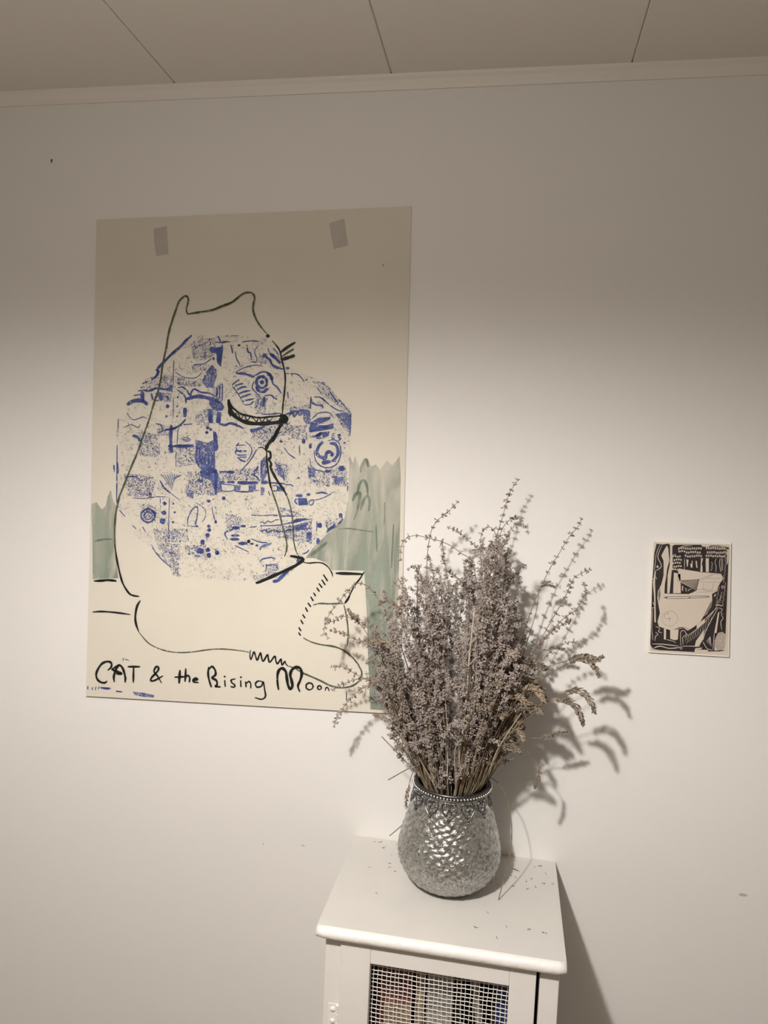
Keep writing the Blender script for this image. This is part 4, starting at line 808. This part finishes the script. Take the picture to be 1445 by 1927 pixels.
S([(700, 1320), (716, 1310), (735, 1330), (770, 1390), (800, 1450)], 1.43, 'short low dried flower stem on the left below the poster corner', cover=.5, step=.014, mouth=806)
S([(741, 1412), (750, 1402), (765, 1398), (785, 1420), (805, 1455)], 1.43, 'lowest dried flower stem on the left, a short one pointing away from the vase', cover=.5, step=.013, mouth=806, scale=.8)
# dense middle of the bouquet
def hull_left(y): return [(1000, 880), (1040, 800), (1060, 770), (1100, 745), (1150, 700), (1200, 690), (1250, 700), (1300, 700), (1350, 730), (1400, 760), (1440, 775)]
def interp(tab, y):
    for (a, va), (b, vb) in zip(tab, tab[1:]):
        if y <= b: return va+(vb-va)*max(0, (y-a))/(b-a)
    return tab[-1][1]
HL = hull_left(0); HR = [(1000, 945), (1040, 965), (1100, 968), (1150, 975), (1200, 1005), (1250, 1010), (1300, 990), (1350, 985), (1400, 965), (1440, 940)]
NF = 120
for i in range(NF):
    y = 1012+(1400-1012)*((i+.5)/NF)**.95
    l, r = interp(HL, y), interp(HR, y); k = rnd.random(); k = k if i % 3 else (0.02+.16*rnd.random() if i % 2 else .98-.16*rnd.random()); xx = l+(r-l)*k
    Yt = 1.455+rnd.uniform(-.10, .09)*(1 if y < 1300 else .8) - (.05 if y > 1250 else 0)
    mx = 850+(xx-850)*.42+rnd.uniform(-14, 14); mx = min(max(mx, 795), 905)
    my = 1474-(1474-y)*.45; mxx = mx+(xx-mx)*.42+rnd.uniform(-9, 9)
    if xx > 895 and y > 1290: Yt = rnd.uniform(1.46, 1.54)
    px = [(xx, y)]; bend = rnd.uniform(-15, 15)
    if rnd.random() < .6:
        sgn = (1 if xx > 850 else -1) if rnd.random() < .7 else rnd.choice((-1, 1))
        dr = rnd.uniform(2, 22)
        px = [(xx+sgn*rnd.uniform(8, 22), y+dr), (xx+sgn*6, y+dr*.25-2), (xx-sgn*2, y+10)]
    px += [(xx+(mxx-xx)*.3+bend, y+(my-y)*.35), (xx+(mxx-xx)*.6+bend*.6+rnd.uniform(-6, 6), y+(my-y)*.65), (mxx, my)]
    span = 1474-y
    where, lab = (('crown', 'fluffy dried flower stem in the crown of the bouquet') if y < 1120 else ('left flank', 'fluffy dried flower stem on the left flank of the bouquet') if xx < 775 else
        ('right flank', 'fluffy dried flower stem on the right flank of the bouquet') if xx > 935 else ('low front', 'short fluffy dried flower stem low at the front of the bouquet') if y > 1290 else ('middle', 'fluffy dried flower stem packed in the middle of the bouquet'))
    S(px, Yt, lab, 'flower stems in the '+where+' of the bouquet', False, cover=min(.72, max(.24, (1388-y)/(span+92)))*rnd.uniform(.85, 1.1), step=.0115, scale=rnd.uniform(.8, 1.08), mouth=mx, brown=rnd.random() < .36, branches=rnd.choice((2, 3, 4, 5)), stalk=rnd.choice(('stalk', 'stalk', 'stalk', 'straw', 'stalkpale')))
# pale woody stalk standing in front
pale = path([(893, 1150), (888, 1190), (882, 1250), (876, 1330), (868, 1400), (862, 1450)], 1.385, mouth=860)
mbp = MB().tube(pale, .0026, 7, .0014); Lp = length_tab(pale)
for f, dx, dz in ((.62, -.035, .04), (.60, .03, .03), (.80, -.03, .045), (.80, .025, .03), (.72, -.04, .0), (.50, -.03, .03), (.88, .03, .04)):
    p, t = sample(pale, Lp, Lp[-1]*f); mbp.tube([p, p+V((dx*.5, -.004, dz*.55)), p+V((dx, -.003, dz))], .0011, 5, .0006)
o = link('dried_flower_stem', mesh('dried_flower_stem', [v-pale[0] for v in mbp.v], mbp.f, M['stalkpale'])); o.location = pale[0]
tag(o, 'thick pale bare stalk with short side twigs standing at the front of the bouquet', 'dried flower')

# grasses
def ear_mesh(mb, c, rmax=.0045, n=70, ln=.0085, seed=0, droop=0):
    r = random.Random(seed); L = length_tab(c)
    for i in range(n):
        f = (i+.5)/n; p, t = sample(c, L, L[-1]*f); t.normalize(); a = t.orthogonal().normalized(); b = t.cross(a)
        env = math.sin(PI*min(1, .12+f*.86))**.7
        w = r.uniform(0, 2*PI); o_ = (a*math.cos(w)+b*math.sin(w))
        d = t*1.15+o_*r.uniform(.35, .8)+V((0, 0, -droop))
        vs, fs = [], []
        bud(vs, fs, p+o_*rmax*env*.45, d, ln*r.uniform(.7, 1.2)*(.6+.4*env), ln*.17); mb.add(vs, fs)
def grass(px, Yt, near, label, group=None, gold=False, rmax=.0045, n=70, mouth=None, ln=.0085):
    """near: how many of the px points (tip first) the ear covers"""
    c = path(px, Yt, mouth=mouth); base = c[0]
    root = link('dried_grass_stem', bpy.data.meshes.new('dried_grass_stem'))
    ne = 7*(near-1)
    cs = c[:len(c)-ne] if ne else c
    st = MB().tube(c, .0011, 5, .0005)
    root.data = mesh('dried_grass_stem', [v-base for v in st.v], st.f, M['straw']); root.location = base
    tag(root, label, 'dried grass', group)
    e = MB(); ear_mesh(e, c[-ne-1:], rmax, n, ln, seed=int(px[0][0]*7+px[0][1]))
    e.build('grass_ear', M['eargold' if gold else 'ear'], root)
    return root
g = grass
g([(1133, 1236), (1122, 1241), (1105, 1236), (1088, 1236), (1068, 1243), (1040, 1252), (1010, 1275), (920, 1420)], 1.43, 5, 'drooping grass ear reaching farthest right, topmost of the drooping ones', n=120, mouth=900, rmax=.006, ln=.0095)
g([(1126, 1271), (1120, 1258), (1108, 1246), (1090, 1241), (1070, 1248), (1045, 1262), (1010, 1290), (920, 1425)], 1.405, 5, 'drooping grass ear at the right hanging just under the topmost drooping ear', n=110, mouth=900, rmax=.0055, ln=.0095)
g([(1060, 1222), (1045, 1219), (1030, 1224), (1010, 1240), (930, 1400)], 1.50, 3, 'small dark grass ear above the topmost drooping ear', n=50, mouth=902, rmax=.0035)
g([(1118, 1340), (1112, 1322), (1100, 1306), (1082, 1300), (1060, 1306), (1035, 1316), (1000, 1340), (915, 1440)], 1.405, 5, 'drooping grass ear at the right curving down, middle one of the drooping ears', n=130, mouth=902, rmax=.0065, ln=.010)
g([(1097, 1363), (1091, 1345), (1082, 1328), (1065, 1318), (1045, 1318), (1020, 1325), (985, 1350), (915, 1445)], 1.385, 5, 'drooping grass ear at the right hanging lowest of the drooping ears', n=125, mouth=902, rmax=.0065, ln=.010)
g([(1066, 1378), (1050, 1380), (1036, 1385), (1016, 1389), (985, 1394), (930, 1430)], 1.45, 4, 'thin dark grass ear sticking out level to the right', n=60, mouth=906, rmax=.0042)
g([(1007, 1482), (1012, 1470), (1016, 1456), (1012, 1440), (1003, 1425), (988, 1412), (970, 1411), (945, 1425), (925, 1450)], 1.43, 4, 'small grass ear dangling on a bent stalk to the right of the vase', n=45, mouth=910, rmax=.0036)
g([(764, 1518), (765, 1505), (767, 1490), (770, 1475), (775, 1458), (781, 1446), (792, 1452)], 1.425, 4, 'grass ear hanging down over the left side of the vase collar', n=42, mouth=792, rmax=.0036)
g([(704, 1346), (718, 1350), (734, 1358), (750, 1368), (770, 1400), (800, 1455)], 1.43, 4, 'golden grass ear sticking out on the left under the poster corner', gold=True, n=55, mouth=803)
g([(735, 1370), (746, 1377), (758, 1388), (775, 1415), (800, 1460)], 1.43, 3, 'dark grass ear on the left just under the golden one', n=45, mouth=803)
g([(694, 1288), (708, 1279), (722, 1278), (740, 1290), (770, 1350), (805, 1440)], 1.42, 4, 'golden grass ear lying over the flowers on the left edge', gold=True, n=55, mouth=808)
g([(690, 1216), (706, 1208), (722, 1210), (738, 1222), (775, 1310), (815, 1440)], 1.40, 4, 'golden grass ear bent left over the green wash of the poster', gold=True, n=55, mouth=815)
g([(655, 1148), (664, 1160), (676, 1172), (700, 1210), (770, 1350)], 1.44, 3, 'brown grass ear on the left in front of the drawn tail', n=45, mouth=812, rmax=.003)
g([(715, 1138), (726, 1130), (738, 1136), (748, 1150), (780, 1250), (820, 1420)], 1.44, 4, 'brown grass ear bent over at the top left of the dense flowers', n=50, mouth=822)
g([(1045, 1104), (1030, 1099), (1017, 1106), (1012, 1128), (1005, 1165), (960, 1300)], 1.50, 3, 'bent grass ear caught on the long right hand flower stem', n=55, mouth=890)
g([(902, 1160), (903, 1180), (902, 1205), (895, 1280), (880, 1400)], 1.38, 3, 'golden upright grass ear in the middle of the bouquet', gold=True, n=60, mouth=872)
g([(972, 1240), (962, 1226), (948, 1222), (938, 1240), (925, 1300), (900, 1420)], 1.385, 3, 'golden grass ear bent right in the upper right of the dense flowers', gold=True, n=70, mouth=890)
g([(985, 1392), (978, 1378), (968, 1370), (950, 1380), (925, 1420)], 1.385, 3, 'golden grass ear drooping near the base of the bouquet on the right', gold=True, n=60, mouth=900)
for i in range(44):
    if i < 20: y = rnd.uniform(1225, 1300); xx = rnd.uniform(930, 1012)
    elif i < 34: y = rnd.uniform(1290, 1360); xx = rnd.uniform(925, 1000)
    else: y = rnd.uniform(1350, 1415); xx = rnd.uniform(895, 965)
    x0 = 893+rnd.uniform(-22, 16); dx = xx-x0
    ax, ay = x0+dx*.62, 1474-(1474-y)*.8
    td = rnd.uniform(2, 26)
    grass([(xx+20, y+td), (xx+12, y+td*.45), (xx, y), (xx-16, y+5), (ax-5, ay+10), (x0+dx*.3, 1474-(1474-y)*.42)], rnd.uniform(1.36, 1.50), 4, 'brown dried grass ear in the '+('upper' if i < 20 else 'middle' if i < 34 else 'lowest')+' part of the grass clump at the right',
          'grass ears in the '+('upper' if i < 20 else 'middle' if i < 34 else 'lowest')+' part of the right clump', gold=rnd.random() < .12, n=90, mouth=x0, rmax=rnd.uniform(.0048, .0066), ln=.0105)
for i in range(60):
    right = rnd.random() < .72
    x0 = rnd.uniform(862, 914) if right else rnd.uniform(786, 850)
    dx = (x0-850)*rnd.uniform(.7, 1.6)+rnd.uniform(-8, 8); y = rnd.uniform(1270, 1390)
    c = path([(x0+dx, y), (x0+dx*.45, (y+1474)/2)], rnd.uniform(1.365, 1.43), mouth=x0)
    mb = MB().tube(c, rnd.uniform(.0010, .0017), 5, .0009)
    o = link('dry_straw', mesh('dry_straw', [v-c[0] for v in mb.v], mb.f, M['straw' if rnd.random() < .75 else 'stalkpale'])); o.location = c[0]
    tag(o, 'bare brown straw standing in the '+('right' if right else 'left')+' half of the vase mouth', 'straw', 'bare straws in the '+('right' if right else 'left')+' half of the vase mouth')
def twig(pts, r, label, mt='straw', r1=None, name='dry_straw'):
    c = catmull(pts, 7); mb = MB().tube(c, r, 5, r1)
    o = link(name, mesh(name, [v-c[0] for v in mb.v], mb.f, M[mt])); o.location = c[0]
    return tag(o, label, 'straw')
# curled dry leaves low in the bouquet
LF = 'small curled dry leaf low in the bouquet just above the vase rim'
for i in range(16):
    x = rnd.uniform(800, 905); y = rnd.uniform(1400, 1470); p = at_y(x, y, rnd.uniform(1.385, 1.41))
    vs = []; ln = rnd.uniform(.010, .018); an = rnd.uniform(0, 6.28)
    for k in range(7):
        f = k/6; ang = f*2.4; cx = math.sin(ang)*ln*.6; cz = (1-math.cos(ang))*ln*.45; w = .0034*math.sin(PI*min(.97, .06+f*.9))
        for s in (-1, 1): vs.append(V((cx*math.cos(an)-s*w*math.sin(an)*.4, s*w, cz+cx*math.sin(an)*.6)))
    fs = [(2*k, 2*k+1, 2*k+3, 2*k+2) for k in range(6)]
    me = mesh('dry_leaf', vs, fs, M['stalkpale' if i % 2 else 'bloom2'], True); o = link('dry_leaf', me, None, p)
    md = o.modifiers.new('solid', 'SOLIDIFY'); md.thickness = .0006
    tag(o, LF, 'leaf', 'curled dry leaves above the vase rim')
twig([at_y(800, 1452, 1.44), at_y(778, 1443, 1.43), at_y(730, 1468, 1.42)], .0011, 'loose straight straw sticking out left above the vase collar')
twig([at_y(778, 1525, 1.535), at_y(758, 1551, 1.52), at_y(733, 1573, 1.51)], .0011, 'loose straw poking out low behind the left side of the vase')
twig([at_y(745, 1389, 1.42), at_y(738, 1386, 1.42), at_y(729, 1381, 1.42)]+[], .0006, 'hair thin curved straw tip on the left below the grass ears', r1=.0003)
foot = at_z(938, 1694, TOP)+V((0, 0, .0009))
twig([at_y(905, 1474, 1.475), at_y(918, 1463, 1.470), at_y(938, 1475, 1.468), at_y(955, 1508, 1.464), at_y(963, 1560, 1.455), at_y(958, 1612, 1.442), foot], .0007, 'long thin grass blade arching out of the vase and down onto the cabinet top', 'straw', .0010, 'grass_blade')

# ------------------------------------------------------------------ crumbs on the cabinet top
CRUMBS = [(880+x/8.03, 1590+y/8.03) for x, y in ((720, 238), (735, 380), (1015, 330), (1085, 322), (1175, 432), (605, 495), (650, 462), (715, 490), (350, 565), (440, 518), (445, 610), (690, 622), (885, 545), (965, 520), (1020, 633), (910, 665), (1140, 585), (1280, 592), (700, 366), (765, 396))]
CRUMBS += [(580+x/2.491, 1560+y/2.491) for x, y in ((285, 180), (310, 60), (335, 62), (353, 90), (360, 84), (388, 122), (380, 162), (383, 180), (405, 198), (322, 303), (840, 392), (787, 462), (928, 457), (1035, 470), (1108, 488), (885, 513), (418, 72), (420, 132))]
cms = []
for i in range(5):
    r = random.Random(70+i); vs, fs = [], []
    bud(vs, fs, V((0, 0, .0012)), V((1, r.uniform(-.3, .3), .1)), .0055, .0011)
    bud(vs, fs, V((0, 0, .0011)), V((-1, r.uniform(-.8, .8), .15)), .0045, .0006)
    if i % 2: bud(vs, fs, V((0, 0, .0013)), V((.2, 1, .1)), .004, .0008)
    zmin = min(v.z for v in vs)
    cms.append(mesh('fallen_floret', [v-V((0, 0, zmin)) for v in vs], fs, M['crumb']))
for i, (x, y) in enumerate(CRUMBS):
    p = at_z(x, y, TOP+.0002); o = link('fallen_floret', cms[i % 5], None, p); o.rotation_euler = (0, 0, rnd.uniform(0, 6.28))
    s = rnd.uniform(.6, 1.05); o.scale = (s, s, s)
    side = 'left' if x < 800 else 'right' if y < 1690 else 'front'
    tag(o, {'left': 'tiny brown floret fallen on the cabinet top to the left of the vase', 'right': 'tiny brown floret fallen on the cabinet top to the right of the vase', 'front': 'tiny brown floret fallen near the front edge of the cabinet top'}[side], 'crumb', 'fallen florets '+{'left': 'left of the vase', 'right': 'right of the vase', 'front': 'near the front edge'}[side])

# ------------------------------------------------------------------ the pendant lamp (hangs above the frame)
lamp = empty('pendant_lamp', V((LAMP.x, LAMP.y, LAMP.z)), 'white bell shaded pendant lamp hanging from the ceiling outside the picture', 'lamp')
SR, SD = .165, -.004
b_ = M['shade'].node_tree.nodes['Principled BSDF']; b_.inputs['Emission Color'].default_value = (1, .93, .83, 1); b_.inputs['Emission Strength'].default_value = SHADE_GLOW
MB().lathe([(SR, -SD), (SR*.93, .03), (SR*.72, .085), (SR*.45, .12), (.03, .14), (.028, .138), (SR*.44, .117), (SR*.70, .083), (SR*.91, .029), (SR-.003, -SD)], LAMP, 48).build('lamp_shade', M['shade'], lamp, smooth=True)
MB().tube([LAMP+V((0, 0, .139)), LAMP+V((0, 0, CEIL-LAMP.z-.02))], .003, 8).build('cord', M['lampmetal'], lamp)
MB().lathe([(.0, 0), (.05, 0), (.05, -.015), (.02, -.022), (0, -.022)], V((LAMP.x, LAMP.y, CEIL-.0005)), 24).build('ceiling_rose', M['trim'], lamp)
MB().lathe([(0, .134), (.018, .134), (.018, .06), (0, .06)], LAMP, 16).build('socket', M['lampmetal'], lamp)
